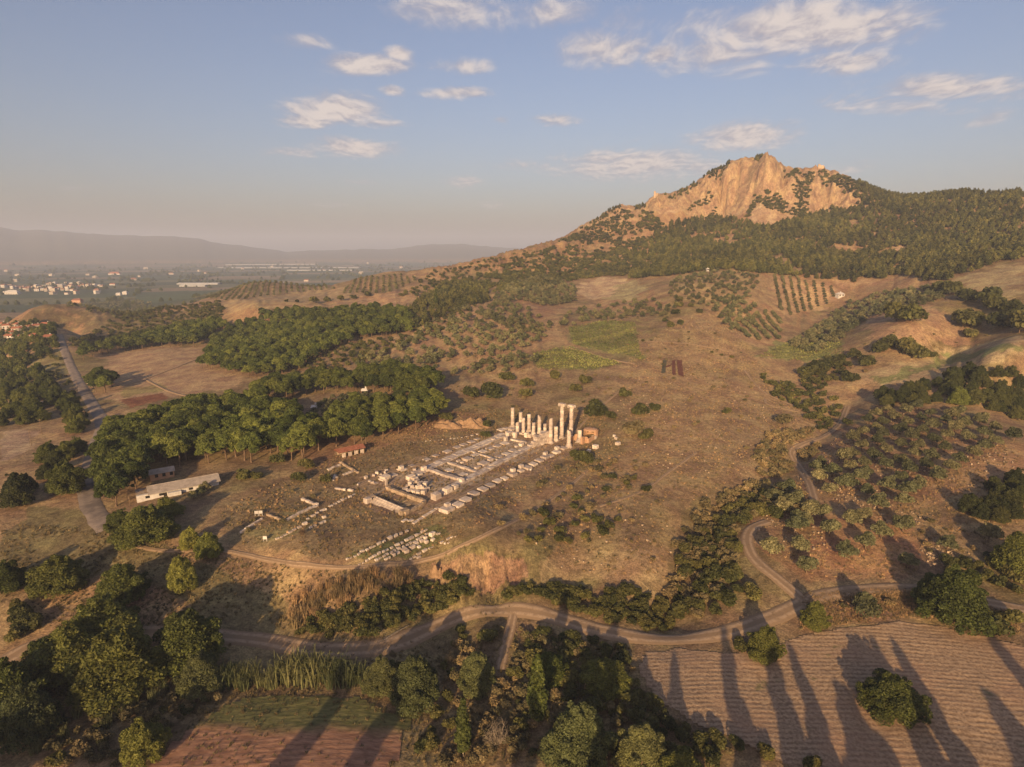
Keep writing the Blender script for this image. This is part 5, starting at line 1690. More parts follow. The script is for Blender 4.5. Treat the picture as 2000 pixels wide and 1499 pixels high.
def stone(u, v, size, label, group=None, name='marble_block', cat='stone block', rz=None, mat='marble', square=False, sink=.12):
    p = hit1(u, v)
    me_ = random.choice((SQUARE if square else BLOCKS)[mat])
    o = bpy.data.objects.new(name, me_)
    COL.objects.link(o)
    o.location = (p.x, p.y, p.z - sink)
    o.scale = size
    o.rotation_euler = (random.uniform(-.04, .04), random.uniform(-.04, .04), AX + (random.uniform(-.12, .12) if rz is None else rz))
    tag(o, label, cat, group)
    return o


def row(pix, size, label, group, name='marble_block', mat='marble', square=False, sv=.25, rz=None):
    size = tuple((.56 if name == 'marble_block' else 1.0) * q for q in size)
    for i, q in enumerate(pix):
        s = q[2] if len(q) > 2 else 1.0
        f = lambda: s * random.uniform(1 - sv, 1 + sv)
        stone(q[0], q[1], (size[0] * f(), size[1] * f(), size[2] * f()), f'{label}, {ORD[i]} from its left end', group, name, rz=rz, mat=mat, square=square)


def zz(x0, y0, k, lst):
    return [(x0 + a[0] / k, y0 + a[1] / k) + tuple(a[2:]) for a in lst]


# column bases of the south colonnade (near side)
SOUTH = zz(600, 740, 3.077, [(840, 795, 1.25), (905, 765), (950, 735), (1000, 695), (1055, 670), (1097, 648), (1142, 620), (1186, 603, .8), (1232, 580), (1282, 557, .8), (1320, 540), (1358, 520), (1393, 497), (1428, 477), (1462, 467, .8), (1497, 446), (1537, 422)])
row(SOUTH, (3.1, 3.1, 1.0), 'marble column base in the near south row', 'bases of the south colonnade', 'column_base_block', square=True, sv=.12, rz=0)
for q in (0, 8, 9, 13, 15):
    u, v = SOUTH[q][:2]
    o = stone(u + 1, v - 3.5, (1.9, 1.6, 1.3), f'rough lump of marble lying on the {ORD[q]} base of the south row', 'lumps on the south bases', sink=-.75)
NORTH = zz(600, 740, 3.077, [(410, 628, .6), (460, 605), (515, 580), (570, 548), (630, 524, .8), (718, 488), (772, 464, .8), (842, 440), (900, 413), (940, 398), (985, 381), (1020, 364, .8), (1165, 310), (1195, 300)])
row(NORTH, (3.0, 3.0, .55), 'flat marble base in the far north row', 'bases of the north colonnade', 'column_base_block', square=True, sv=.12, rz=0)
BOUND = zz(600, 740, 3.077, [(615, 388, .7), (640, 384, .6), (665, 381, .7), (690, 378, .6), (715, 376, .8), (740, 373, .7), (765, 372, .6), (790, 370, .8), (815, 367), (840, 365, .7), (862, 363, 1.2), (885, 361), (905, 358), (930, 354), (960, 349, 1.3), (992, 343, 1.5), (1022, 335, 1.6)])
row(BOUND, (1.5, .9, .7), 'small white stone in the line north of the temple', 'stones of the north line', sv=.3)


def wall_run(name, label, a, b_, thick, courses, ch, mat='marble', rows=1, blk=2.1, heights=None, cat_='wall', keep=1.0, sink=.25, square=True):
    """a wall of single blocks between two photo pixels on the ground"""
    pa, pb = hit1(*a), hit1(*b_)
    d = Vector((pb.x - pa.x, pb.y - pa.y, 0))
    L = d.length
    ang = math.atan2(d.y, d.x)
    root = empty(name, pa, ang)
    tag(root, label, cat_)
    c_, s_ = math.cos(ang), math.sin(ang)
    for r in range(rows):
        off = (r + .5) / rows * thick - thick / 2
        for k in range(courses):
            x = random.uniform(-.3, .3) if k else 0
            while x < L - .4:
                bl = min(blk * random.uniform(.7, 1.3), L - x)
                f = (x + bl / 2) / L
                top = courses if heights is None else np.interp(f, np.linspace(0, 1, len(heights)), heights)
                if k < top and random.random() < keep:
                    wx, wy = pa.x + c_ * (x + bl / 2) - s_ * off, pa.y + s_ * (x + bl / 2) + c_ * off
                    gz = float(z_at(wx, wy)[0]) - pa.z
                    hh = ch * (random.uniform(.9, 1.12) if k == int(top) - 1 or courses == 1 else 1.0)
                    child('block', random.choice((SQUARE if square else BLOCKS)[mat]), root, (x + bl / 2, off, gz - sink + k * ch), (bl * .975, thick / rows * (.97 if rows > 1 else random.uniform(.92, 1.05)), hh + (sink if k == 0 else 0) * 0 + .0), random.uniform(-.02, .02))
                x += bl
    return root


wall_run('temple_wall', 'long low south wall of the temple hall, two rows of pale slabs', (862, 966), (1032, 876), 3.0, 1, 1.15, rows=2, blk=2.3)
wall_run('temple_wall', 'long low north wall of the temple hall along the aisle', (812, 927), (986, 849), 4.2, 1, .75, rows=2, blk=2.4)
wall_run('temple_wall', 'tall stepped block wall at the far end of the south side', (1032, 876), (1071, 863.5), 1.9, 6, .95, heights=[1.4, 2.4, 4.2, 5.2, 5.6, 6.0])
wall_run('cross_wall', 'thick white cross wall nearest the altar inside the temple', (838, 919), (898, 939), 1.9, 1, 1.25, blk=2.8)
wall_run('cross_wall', 'ragged pinkish cross wall in the middle of the temple', (875, 905), (930, 923.5), 1.5, 1, .95, square=False)
wall_run('cross_wall', 'narrow straight kerb across the temple floor', (919, 882), (975, 900.5), .95, 1, .7, blk=3.4)
wall_run('cross_wall', 'low cross wall in front of the column cluster', (998, 860), (1029, 867), 1.2, 1, 1.0, blk=2.6)
wall_run('temple_wall', 'short block wall under the left columns', (988, 848), (1012, 851), 1.8, 2, .9, heights=[2, 1.4, 2])
wall_run('temple_wall', 'lumpy foundation row behind the low cross wall', (1006, 846), (1078, 858), 1.8, 1, .9, square=False, keep=.8)
wall_run('temple_wall', 'far foundation row under the back columns', (996, 836), (1050, 848), 1.8, 1, .7, square=False, keep=.8)
# slabs and blocks on the temple floor
SL = zz(860, 840, 9.09, [(150, 722), (400, 800), (480, 535, 1.15), (610, 458, .9), (768, 612, 1.25), (750, 388), (880, 338), (1010, 293), (1140, 246, 1.1), (1045, 478), (1170, 433), (1282, 372)])
for i, q in enumerate(SL):
    s = q[2] if len(q) > 2 else 1.0
    stone(q[0], q[1], (3.0 * s, 3.0 * s, .55 + .5 * (i in (2, 4))), f'square marble slab on the temple floor, {ORD[i]} of the set counted from the altar end', 'slabs on the temple floor', 'floor_slab', 'stone slab', rz=0, square=True)
for (x_, y_, sz, l) in [(890, 552, (2.6, 1.6, 1.2), 'box-shaped marble block on the temple floor beside the kerb'), (660, 690, (2.9, 1.3, 1.1), 'long marble block in front of the big floor slab'), (320, 562, (1.8, 1.2, .8), 'small pale block at the end of the ragged cross wall'),
                        (385, 588, (1.3, 1.0, .7), 'smallest block beside the ragged cross wall'), (1438, 280, (2.4, 1.8, 1.4), 'brownish block near the foot of the tall wall'), (1350, 305, (1.6, 1.2, .8), 'low block left of the brownish one'),
                        (890, 660, (1.7, 1.4, 1.2), 'upright block on the south wall of the hall'), (1025, 603, (1.8, 1.0, .6), 'thin pale slab lying on the south wall'), (1160, 205, (1.5, 1.4, 2.4), 'square pier standing on a slab in the temple'),
                        (1325, 140, (1.6, 1.5, 2.6), 'upright pier beside the low cross wall'), (1205, 110, (2.2, 2.0, 2.2), 'big rough pier at the left of the column cluster'), (1260, 40, (2.8, 2.2, 1.8), 'broad rough block under the left columns'),
                        (940, 190, (1.5, 1.3, 1.2), 'rounded block on the north wall'), (650, 300, (2.2, 1.5, .8), 'flat block on the north wall of the hall'), (1020, 145, (1.6, 1.3, .9), 'small block near the far end of the north wall'),
                        (1590, 130, (1.7, 1.6, 1.6), 'round lump on top of the block wall, left'), (1530, 130, (1.8, 1.8, 2.6), 'pale pier at the left end of the tall wall'), (1680, 150, (2.0, 1.6, 1.8), 'lump of marble behind the tall wall'), (1800, 120, (2.2, 1.6, 2.6), 'heap-like lump behind the right end of the tall wall')]:
    stone(860 + x_ / 9.09, 840 + y_ / 9.09, sz, l)
# big blocks at the near end
for (x_, y_, sz, l) in [(950, 590, (3.0, 2.6, 2.2), 'large cube-like marble block at the near end of the south wall'), (1085, 512, (3.4, 2.4, 1.9), 'large block behind the cube-like one'), (1180, 465, (2.2, 1.8, 1.5), 'block third from the near end of the south wall'),
                        (1260, 405, (1.8, 1.6, 2.0), 'upright block where the cross wall meets the south wall'),
                        (640, 350, (3.4, 2.0, 1.7), 'long tan block left of the heap'), (690, 365, (2.0, 2.0, 1.5), 'round hollow drum beside the heap'), (800, 255, (1.9, 1.7, 2.2), 'upright cube at the near end of the north wall'), (745, 305, (2.4, 1.6, .9), 'low slab in front of the upright cube'),
                        (330, 345, (3.4, 3.0, 1.6), 'big rough base at the near end of the north row'), (340, 425, (.8, .8, 2.6), 'slim white post beside the dirt aisle'), (115, 635, (2.4, 2.2, 1.8), 'boulder-like block at the left corner of the altar'),
                        (520, 240, (1.8, 1.6, 1.9), 'pair-like pale lump beside the north row'), (560, 862, (2.2, 1.1, .5), 'flat slab in the grass before the altar'), (640, 860, (2.0, 1.2, .5), 'second flat slab in the grass before the altar')]:
    stone(700 + x_ / 6.246, 880 + y_ / 6.246, sz, l)
for i, (x_, y_) in enumerate([(595, 455), (640, 445), (675, 425), (715, 418), (655, 478), (700, 475), (745, 450), (762, 425), (735, 492), (785, 480), (820, 445), (835, 490), (770, 515), (570, 490), (620, 505), (680, 515), (725, 530), (800, 530)]):
    stone(700 + x_ / 6.246, 880 + y_ / 6.246, (random.uniform(1.4, 2.2), random.uniform(1.1, 1.7), random.uniform(.9, 1.6)), 'tumbled marble block in the heap between altar and cross wall', 'blocks of the heap', rz=random.uniform(-.8, .8), sink=-random.uniform(0, .8) if 0 < i < 12 else .1)
wall_run('kerb_wall', 'broken kerb of white stones leading from the south bases to the grass', (806, 1024), (855, 993), 1.1, 1, .7, square=False, keep=.85)
# the altar: walls round a sunk floor and a flight of marble steps
altar = empty('altar', hit1(775, 980), AX)
tag(altar, 'ruined rectangular altar with marble steps in front of the temple', 'altar')
AC = [hit1(718.5, 978), hit1(755, 956), hit1(831, 984), hit1(790, 1007)]
minv = Matrix.Translation(altar.location) @ Matrix.Rotation(AX, 4, 'Z')
minv = minv.inverted()
for (a_, b_, th, hh, st) in [(AC[0], AC[1], .9, .9, 'rough_stone'), (AC[1], AC[2], 1.2, 1.5, 'rough_stone'), (AC[3], AC[2], 1.0, 1.3, 'rough_stone')]:
    L = (b_ - a_).length
    n = max(2, int(L / 1.7))
    ang = math.atan2(b_.y - a_.y, b_.x - a_.x) - AX
    for k in range(n):
        p = minv @ a_.lerp(b_, (k + .5) / n)
        child('wall_stone', random.choice(SQUARE[st]), altar, (p.x, p.y, p.z - .2), (L / n * .98, th * random.uniform(.9, 1.1), hh * random.uniform(.85, 1.1)), ang + random.uniform(-.03, .03))
a_, b_ = AC[0].lerp(AC[3], .10), AC[0].lerp(AC[3], .88)
L = (b_ - a_).length
dirv = (b_ - a_).normalized()
inw = Vector((-dirv.y, dirv.x, 0))
if (AC[1] - AC[0]).dot(inw) < 0:
    inw = -inw
ang = math.atan2(dirv.y, dirv.x) - AX
for k in range(7):
    p = minv @ (a_.lerp(b_, .5) + inw * (.42 * k - .6))
    child('step', SQUARE['marble'][k % 5], altar, (p.x, p.y, p.z - .2), (L, .46, .32 + .20 * k), ang)
for t in (.03, .95):
    p = minv @ (AC[0].lerp(AC[3], t) + inw * .7)
    child('side_wall', BLOCKS['rough_stone'][2], altar, (p.x, p.y, p.z - .2), (1.9, 3.6, 1.8), ang)
for k in range(5):
    p = minv @ (AC[1].lerp(AC[2], .15 + .17 * k) - inw * random.uniform(2, 4.2))
    child('floor_stone', BLOCKS['rough_stone'][k], altar, (p.x, p.y, p.z - .15), (random.uniform(1.5, 3), .5, .35), random.uniform(-.1, .1))

# rows of blocks laid out on the grass in front
Z4 = lambda l: zz(700, 880, 6.246, l)
Z3 = lambda l: zz(450, 860, 5.714, l)
G = 'blocks laid out in rows on the lawn'
row(Z3([(1305, 1330, .8), (1345, 1320, .6), (1390, 1298, .8), (1435, 1278)]) + Z4([(48, 1240, 1.2), (105, 1220), (152, 1195), (190, 1178, .8), (250, 1145, 1.25), (312, 1118), (383, 1080, 1.6), (452, 1050, 1.4), (518, 1022, 1.2), (588, 993, 1.2)]), (1.9, 1.15, 1.0), 'pale block in the upper single lawn row', G)
row(Z4([(15, 1395, .7), (60, 1380, .7), (103, 1352), (150, 1322), (198, 1297, 1.1), (252, 1268, 1.2), (307, 1242), (347, 1220), (405, 1195, 1.2), (470, 1160, 1.4), (530, 1135), (585, 1103), (642, 1075, 1.5), (708, 1042, 1.4), (745, 1022, .8), (780, 1000, 1.2), (820, 982)]), (1.9, 1.15, 1.0), 'pale block in the long second row on the lawn', G)
row(Z4([(222, 1342, 1.1), (265, 1318), (312, 1298, .8), (345, 1275), (400, 1255), (440, 1230, 1.1), (487, 1205, 1.2), (545, 1180), (595, 1160, 1.1), (635, 1138), (683, 1125, 1.2), (728, 1090, 1.2), (775, 1062, 1.2), (832, 1025, 1.2)]), (1.8, 1.1, 1.0), 'block in the third row on the lawn', G)
row(Z4([(335, 1332, .9), (375, 1315, .8), (430, 1285, 1.2), (480, 1255, 1.2), (555, 1220, 1.9), (655, 1195, 1.9), (710, 1145, 1.3), (770, 1115, 1.1), (818, 1078, 1.4)]), (1.8, 1.2, 1.1), 'larger block in the fourth row on the lawn', G)
row(Z4([(585, 1245, 1.3), (740, 1185, 1.1), (828, 1128, 1.4), (908, 1098, 1.1), (900, 1038, 1.5), (965, 1028, .9), (990, 1020, .7)]), (1.8, 1.5, 1.2), 'odd rounded stone right of the lawn rows', G)
row(Z4([(640, 1330, .9), (680, 1305), (738, 1315, 1.2), (735, 1268, 1.4), (812, 1228, 1.5), (870, 1197), (905, 1185, .7), (1020, 1130), (1060, 1138), (1100, 1132, .9), (1100, 1088, 1.3), (1140, 1062, .9), (1190, 1050, .8)]), (1.8, 1.0, .9), 'scattered block in the lowest broken row', G)
row(Z3([(525, 1105), (575, 1085, .8), (615, 1060, .9), (668, 1035, 1.1), (713, 1008, 1.3), (770, 980, 1.2), (830, 945, 1.6), (865, 882), (925, 852, 1.2), (970, 822), (1025, 790, 1.3), (1060, 780), (1120, 742, 1.2), (1170, 715), (1210, 692, 1.1), (1250, 675, 1.2), (1285, 660), (1335, 640, 1.3), (1380, 612, 1.2)]), (1.9, 1.2, 1.0),
    'stone in the long line left of the altar', 'stones of the long line')
row(Z3([(900, 978), (945, 960), (1010, 932), (1045, 918), (1045, 865, 1.4)]), (1.8, 1.2, 1.0), 'stone in the short second line left of the altar', 'stones of the short line')
wall_run('ruin_wall', 'low white wall along the sunken ruin at the left', (559, 1018), (620, 989), .9, 1, .9, square=False, blk=1.5)
wall_run('ruin_wall', 'back wall of the sunken ruin at the left', (589, 977), (621, 989), .9, 1, 1.1, square=False, blk=1.5)
wall_run('ruin_wall', 'curved low kerb at the left end of the ruins', (470, 1042), (512, 1014), .9, 1, .7, square=False, blk=1.5)
wall_run('ruin_wall', 'dark terrace wall behind the left kerb', (522, 1006), (547, 1017), .8, 1, .9, 'rough_stone', square=False, blk=1.5)
# rubble left of the red roof
for (a_, b_) in [((640, 920), (668, 908)), ((655, 935), (690, 922)), ((648, 945), (655, 930)), ((665, 905), (700, 925)), ((655, 955), (690, 960))]:
    wall_run('rubble_wall', f'collapsed rubble wall near pixel'.replace('near pixel', {640: 'at the top of the rubble field', 655: 'in the middle of the rubble field', 648: 'short and upright in the rubble field', 665: 'along the right side of the rubble field'}[a_[0]]) if (a_, b_) != ((655, 955), (690, 960)) else 'low rubble wall at the foot of the rubble field',
             a_, b_, .9, 1, .9, 'rough_stone' if a_[0] == 665 else 'marble', square=False, blk=1.3, keep=.85)
RUB = [(736, 926), (744, 928), (752, 925), (730, 930), (755, 920), (741, 932), (722, 942), (727, 944), (715, 935), (700, 948), (810, 920), (806, 924)]
for i, (u, v) in enumerate(RUB):
    stone(u, v, (random.uniform(.8, 1.5), random.uniform(.7, 1.1), random.uniform(.6, 1.1)), 'small white stone among the litter between shelter and north row', 'litter of small stones', rz=random.uniform(-1, 1))
for (u, v, s, l) in [(1161, 857, 1.9, 'white cube-shaped block on the grass right of the chapel'), (1163, 876, 2.2, 'large white block right of the south row'), (1150, 883, 1.6, 'block beside the large white one'), (1149, 888, 1.0, 'smallest of three blocks right of the south row'),
                     (1200, 853, 1.2, 'uppermost of the stones in the line on the right grass'), (1203, 858, 1.3, 'second of the stones in the line on the right grass'), (1207, 869, 1.9, 'lowest and largest of the stones on the right grass'), (1203, 935, .9, 'lone white stone on the rough ground south of the temple')]:
    stone(u, v, (s, s, s * .8), l)

# ruined brick chapel behind the columns
ch = empty('brick_chapel', hit1(1146, 858), AX)
tag(ch, 'small ruined brick chapel with an apse behind the tall columns', 'ruin')


def curved_wall(r, a0, a1, h, th, n=12, hole=()):
    bm = bmesh.new()
    for k in range(n):
        if k in hole:
            z0s = ((0, h * .42), (h * .8, h))
        else:
            z0s = ((0, h * (1 - .10 * (k % 3 == 0))),)
        t0, t1 = a0 + (a1 - a0) * k / n, a0 + (a1 - a0) * (k + 1) / n
        for (z0, z1) in z0s:
            vs = [bm.verts.new((rr_ * math.cos(t), rr_ * math.sin(t), z)) for z in (z0, z1) for rr_ in (r, r + th) for t in (t0, t1)]
            for f in ((0, 1, 3, 2), (4, 6, 7, 5), (0, 4, 5, 1), (2, 3, 7, 6), (0, 2, 6, 4), (1, 5, 7, 3)):
                bm.faces.new([vs[i] for i in f])
    me_ = bpy.data.meshes.new('apse'); bm.normal_update(); bmesh.ops.recalc_face_normals(bm, faces=bm.faces); bm.to_mesh(me_); bm.free()
    me_.materials.append(MATS['brickwork'])
    return me_


o = bpy.data.objects.new('apse_wall', curved_wall(3.0, -1.6, 1.6, 4.2, .7, 12, (4, 6, 7, 9))); COL.objects.link(o); o.parent = ch; o.location = (3.2, 0, -.2)
o = bpy.data.objects.new('apse_roof', lathe([(3.8, 0), (2.6, .5), (.3, .8)], 16, 'apse_roof', 'brickwork')); COL.objects.link(o); o.parent = ch; o.location = (3.2, 0, 3.9); o.scale = (1, 1, 1)
BR = [rough_box(s + 90, .06, .03) for s in range(3)]
for me_ in BR:
    me_.materials.append(MATS['brickwork'])
for (x_, y_, sx, sy, sz, nm) in [(-.8, -3.4, 7.6, .7, 2.3, 'side_wall'), (-.8, 3.4, 7.6, .7, 2.9, 'side_wall'), (-4.6, -2.2, .7, 2.0, 3.0, 'front_wall'), (-4.6, 2.2, .7, 2.0, 3.4, 'front_wall'), (-6.6, -1.8, 2.0, 1.0, 3.4, 'pier'), (2.6, -3.2, 1.2, 1.2, 4.3, 'pier'), (-5.5, 4.6, 4.0, .8, 2.0, 'annex_wall')]:
    child(nm, BR[int(abs(x_ * 3)) % 3], ch, (x_, y_, -.3), (sx, sy, sz))

# earth mound beside the north aisle
def mound(name, u, v, w, d, h, label):
    p = hit1(u, v)
    n = 22
    ii, jj = np.meshgrid(np.linspace(-1, 1, n), np.linspace(-1, 1, n))
    rr_ = np.hypot(ii, jj)
    X_, Y_ = p.x + ii * w, p.y + jj * d
    Z_ = z_at(X_.ravel(), Y_.ravel()).reshape(X_.shape) + h * np.clip(1 - rr_ ** 2, -.15, 1) * (1 + 1.3 * fbm(ii * 2.2 + u, jj * 2.2, 4, 4)) - .25
    me_ = np_mesh(name, np.stack([X_, Y_, Z_], -1).reshape(-1, 3), grid_faces(n, n)[:, ::-1])
    tag(link(name, me_, 'bare_earth'), label, 'mound')


mound('earth_mound', 875, 833, 8, 4.5, 2.6, 'light earth mound at the edge of the pine grove, left one')
mound('earth_mound', 922, 832, 10, 4.5, 3.4, 'light earth mound behind the north line of stones, right one')
mound('boulder', 851, 1120, 1.9, 1.6, 2.6, 'single tan boulder left of the earth bank')
# ---------------------------------------------------------------- buildings
def flat_mat(name, c1, c2, scale=1.0, rough=.85, var=.0):
    m, ng, b = new_mat(name)
    geo = ng.n('ShaderNodeNewGeometry')
    c = ng.mix(ng.ramp(ng.noise(geo.outputs['Position'], scale, 5, .65), .3, .7), c1, c2)
    if var:
        oi = ng.n('ShaderNodeObjectInfo')
        cm = ng.n('ShaderNodeCombineXYZ')
        k = ng.ramp(oi.outputs['Random'], 0, 1, 1 - var, 1 + var, False)
        for i in range(3):
            ng.l(k, cm.inputs[i])
        c = ng.vmath('MULTIPLY', c, cm.outputs[0])
    ng.l(c, b.inputs['Base Color'])
    b.inputs['Roughness'].default_value = rough
    return m


flat_mat('white_plaster', (.38, .345, .315), (.56, .52, .48), .6)
flat_mat('cream_plaster', (.27, .23, .185), (.42, .36, .30), .4, var=.3)
flat_mat('orange_plaster', (.36, .20, .115), (.46, .28, .175), .5)
flat_mat('shed_roof', (.24, .20, .165), (.36, .30, .25), .7)
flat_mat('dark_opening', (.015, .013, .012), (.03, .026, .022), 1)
flat_mat('wood', (.12, .08, .05), (.22, .15, .09), 2)
flat_mat('red_sheet', (.105, .040, .028), (.165, .065, .042), .6)
flat_mat('white_sheet', (.36, .35, .34), (.46, .45, .44), .02)
m, ng, b = new_mat('red_tiles')
tcn = ng.n('ShaderNodeTexCoord'); oi = ng.n('ShaderNodeObjectInfo'); geo = ng.n('ShaderNodeNewGeometry')
wv = ng.n('ShaderNodeTexWave', wave_type='BANDS', bands_direction='X'); ng.l(tcn.outputs['Object'], wv.inputs['Vector']); wv.inputs['Scale'].default_value = 1.4; wv.inputs['Distortion'].default_value = .6
c = ng.mix(ng.ramp(ng.noise(geo.outputs['Position'], 1.2, 5), .3, .7), (.22, .085, .050), (.36, .150, .088))
ng.l(ng.mix(ng.ramp(wv.outputs['Fac'], .2, .9, 0, .4), c, (.17, .055, .035)), b.inputs['Base Color'])


def box_obj(name, parent, mat, x0, x1, y0, y1, z0, z1):
    bm = bmesh.new()
    bmesh.ops.create_cube(bm, size=1.0)
    for v in bm.verts:
        v.co = Vector(((x0 + x1) / 2 + v.co.x * (x1 - x0), (y0 + y1) / 2 + v.co.y * (y1 - y0), (z0 + z1) / 2 + v.co.z * (z1 - z0)))
    me_ = bpy.data.meshes.new(name); bm.to_mesh(me_); bm.free()
    return link(name, me_, mat, parent)


def gable_obj(name, parent, mat, x0, x1, y0, y1, z, h, over=.3, th=.14, hip=0.0):
    ym = (y0 + y1) / 2
    V_ = []
    for dz in (0, th):
        V_ += [(x0 - over, y0 - over, z - over * .4 + dz), (x1 + over, y0 - over, z - over * .4 + dz), (x1 + over, y1 + over, z - over * .4 + dz), (x0 - over, y1 + over, z - over * .4 + dz), (x0 - over + hip, ym, z + h + dz), (x1 + over - hip, ym, z + h + dz)]
    F_ = [(6, 7, 11, 10), (8, 9, 10, 11), (0, 4, 5, 1), (2, 5, 4, 3), (0, 1, 7, 6), (2, 3, 9, 8), (3, 0, 6, 9), (1, 2, 8, 7), (6, 10, 9), (7, 8, 11), (0, 3, 4), (1, 5, 2)]
    me_ = bpy.data.meshes.new(name); me_.from_pydata(V_, [], F_); me_.validate(); me_.update()
    return link(name, me_, mat, parent)


# the long white shed under the pines
pa, pb = hit1(268, 983), hit1(428, 947)
d = pb - pa
shed = empty('long_shed', (pa.x, pa.y, min(pa.z, pb.z) - .1), math.atan2(d.y, d.x))
tag(shed, 'long single-storey white shed with a grey roof beside the pine grove', 'shed')
L = math.hypot(d.x, d.y)
box_obj('wall', shed, 'white_plaster', 0, L, 0, 7.5, -.6, 2.6)
rf = gable_obj('roof', shed, 'shed_roof', 4.0, L, 0, 7.5, 2.62, 1.5, .6)
box_obj('ridge_cap', rf, 'shed_roof', 3.6, L + .4, 3.6, 3.9, 4.2, 4.36)
box_obj('lean_to', shed, 'white_plaster', L * .36, L * .52, -1.6, -.02, -.6, 2.0)
for k, t in enumerate((.10, .26, .31, .62, .78, .81)):
    box_obj('window' if k not in (2, 5) else 'door', shed, 'dark_opening', L * t, L * t + (1.3 if k not in (2, 5) else 1.1), -.03, .02, 1.1 if k not in (2, 5) else 0, 2.0)
for k in range(5):
    box_obj('canopy_beam', shed, 'wood', -2.5, 3.8, .6 + k * 1.3, .8 + k * 1.3, 2.9, 3.1)
for k in range(2):
    box_obj('canopy_post', shed, 'wood', -2.3, -2.1, .6 + k * 5.2, .8 + k * 5.2, -.6, 2.9)
for (u, v, w, dp, h, mat, rmat, lab) in [(318, 936, 8, 4, 2.6, 'orange_plaster', 'shed_roof', 'orange plastered house half hidden by the pines behind the white shed')]:
    p = hit1(u, v)
    o = empty('house', p, math.atan2(d.y, d.x)); tag(o, lab, 'house')
    box_obj('wall', o, mat, -w / 2, w / 2, 0, dp, -.6, h); gable_obj('roof', o, rmat, -w / 2, w / 2, 0, dp, h + .02, 1.2, .4)
    for k in range(3):
        box_obj('window', o, 'dark_opening', -w / 2 + 1.5 + k * w / 3.2, -w / 2 + 2.6 + k * w / 3.2, -.04, .02, 1.0, 2.3)
# open shelter with the red roof
pa, pb = hit1(664, 897), hit1(712, 886)
d = pb - pa
sh = empty('open_shelter', pa, math.atan2(d.y, d.x))
tag(sh, 'open shelter with a red tiled roof at the edge of the pines', 'shelter')
L = math.hypot(d.x, d.y)
roof = gable_obj('roof', sh, 'red_tiles', 0, L, 0, 4.6, 2.9, .9, .5)
for k in range(5):
    for y_ in (.15, 4.4):
        box_obj('post', sh, 'wood', L * k / 4 - .1 + (.1 if k == 0 else -.1 if k == 4 else 0), L * k / 4 + .1 + (.1 if k == 0 else -.1 if k == 4 else 0), y_ - .1, y_ + .1, -.3, 2.9)
box_obj('back_wall', sh, 'rough_stone', .1, L - .1, 4.55, 4.8, -.3, 2.75)
for k in range(4):
    p = pa.lerp(pb, (k + .5) / 4)
    o = bpy.data.objects.new('carved_stone', BLOCKS['marble'][k]); COL.objects.link(o)
    o.location = (p.x, p.y + 1.2, float(z_at(p.x, p.y + 1.2)[0]) - .1); o.scale = (1.5, 1.0, 1.9); o.rotation_euler = (0, 0, math.atan2(d.y, d.x))
    tag(o, f'pale carved stone under the red roofed shelter, {ORD[k]} from the left', 'stone block', 'stones under the shelter')
# information boards
for (u, v, l) in [(501.5, 1008, 'left of the two white information boards beside the ruins'), (509.5, 1007.5, 'right of the two white information boards beside the ruins'), (518, 1058, 'white information board standing alone near the footpath')]:
    p = hit1(u, v)
    o = empty('information_board', p, .05); tag(o, l, 'sign', 'information boards')
    box_obj('panel', o, 'white_plaster', -.62, .62, -.04, .04, .75, 1.75)
    for s in (-.5, .5):
        box_obj('leg', o, 'white_plaster', s - .06, s + .06, -.05, .05, -.2, .74)
p = hit1(1036, 926)
o = empty('marker_post', p); tag(o, 'thin post with a small white plate below the south row', 'post')
box_obj('post', o, 'wood', -.05, .05, -.05, .05, -.2, 1.9); box_obj('plate', o, 'white_plaster', -.35, .35, -.09, -.055, 1.5, 2.1)
# dark red sheets laid out on the tan slope
for k, (u, v, w, dd) in enumerate([(1297, 717, 2.6, 30), (1306.5, 716, 1.5, 12), (1316, 718, 2.2, 34), (1328.5, 719, 3.4, 36)]):
    p = hit1(u, v)
    n = 8
    ii, jj = np.meshgrid(np.linspace(-.5, .5, n), np.linspace(-.5, .5, n * 2))
    X_, Y_ = p.x + ii * w + jj * 8.5, p.y + jj * dd
    up = z_at(X_.ravel(), Y_.ravel()).reshape(X_.shape) + .45
    Vt = np.concatenate([np.stack([X_, Y_, up], -1).reshape(-1, 3), np.stack([X_, Y_, up - .5], -1).reshape(-1, 3)])
    f_ = grid_faces(n * 2, n)
    o = link('drying_sheet', np_mesh('drying_sheet', Vt, np.concatenate([f_[:, ::-1], f_ + n * n * 2])), 'red_sheet' if k != 0 else 'brown_brush')
    tag(o, ['brownish', 'smallest dark red', 'narrow dark red', 'widest dark red'][k] + ' sheet laid out flat on the tan slope', 'sheet', 'sheets on the slope')


def house(u, v, w, dp, h, wall, roof, label, group=None, storeys=1, rz=0.0, flat=False, name='house', cat_='house', win=True):
    p = hit1(u, v)
    o = empty(name, (p.x, p.y, p.z), rz)
    tag(o, label, cat_, group)
    box_obj('wall', o, wall, -w / 2, w / 2, -dp / 2, dp / 2, -2.0, h)
    if flat:
        box_obj('roof', o, roof, -w / 2 - .2, w / 2 + .2, -dp / 2 - .2, dp / 2 + .2, h + .01, h + .5)
    else:
        rf = gable_obj('roof', o, roof, -w / 2, w / 2, -dp / 2, dp / 2, h + .02, w * .13 + .6, .5, hip=w * .2)
        if win:
            box_obj('chimney', rf, 'white_plaster', w * .12, w * .12 + .8, .6, 1.4, h + .3, h + w * .13 + 1.6)
    if win:
        nx_ = max(2, int(w / 4))
        for s in range(storeys):
            for k in range(nx_):
                xx = -w / 2 + w * (k + .5) / nx_
                box_obj('window', o, 'dark_opening', xx - .7, xx + .7, -dp / 2 - .06, -dp / 2 + .02, 1.0 + s * 3.0, 2.4 + s * 3.0)
    return o


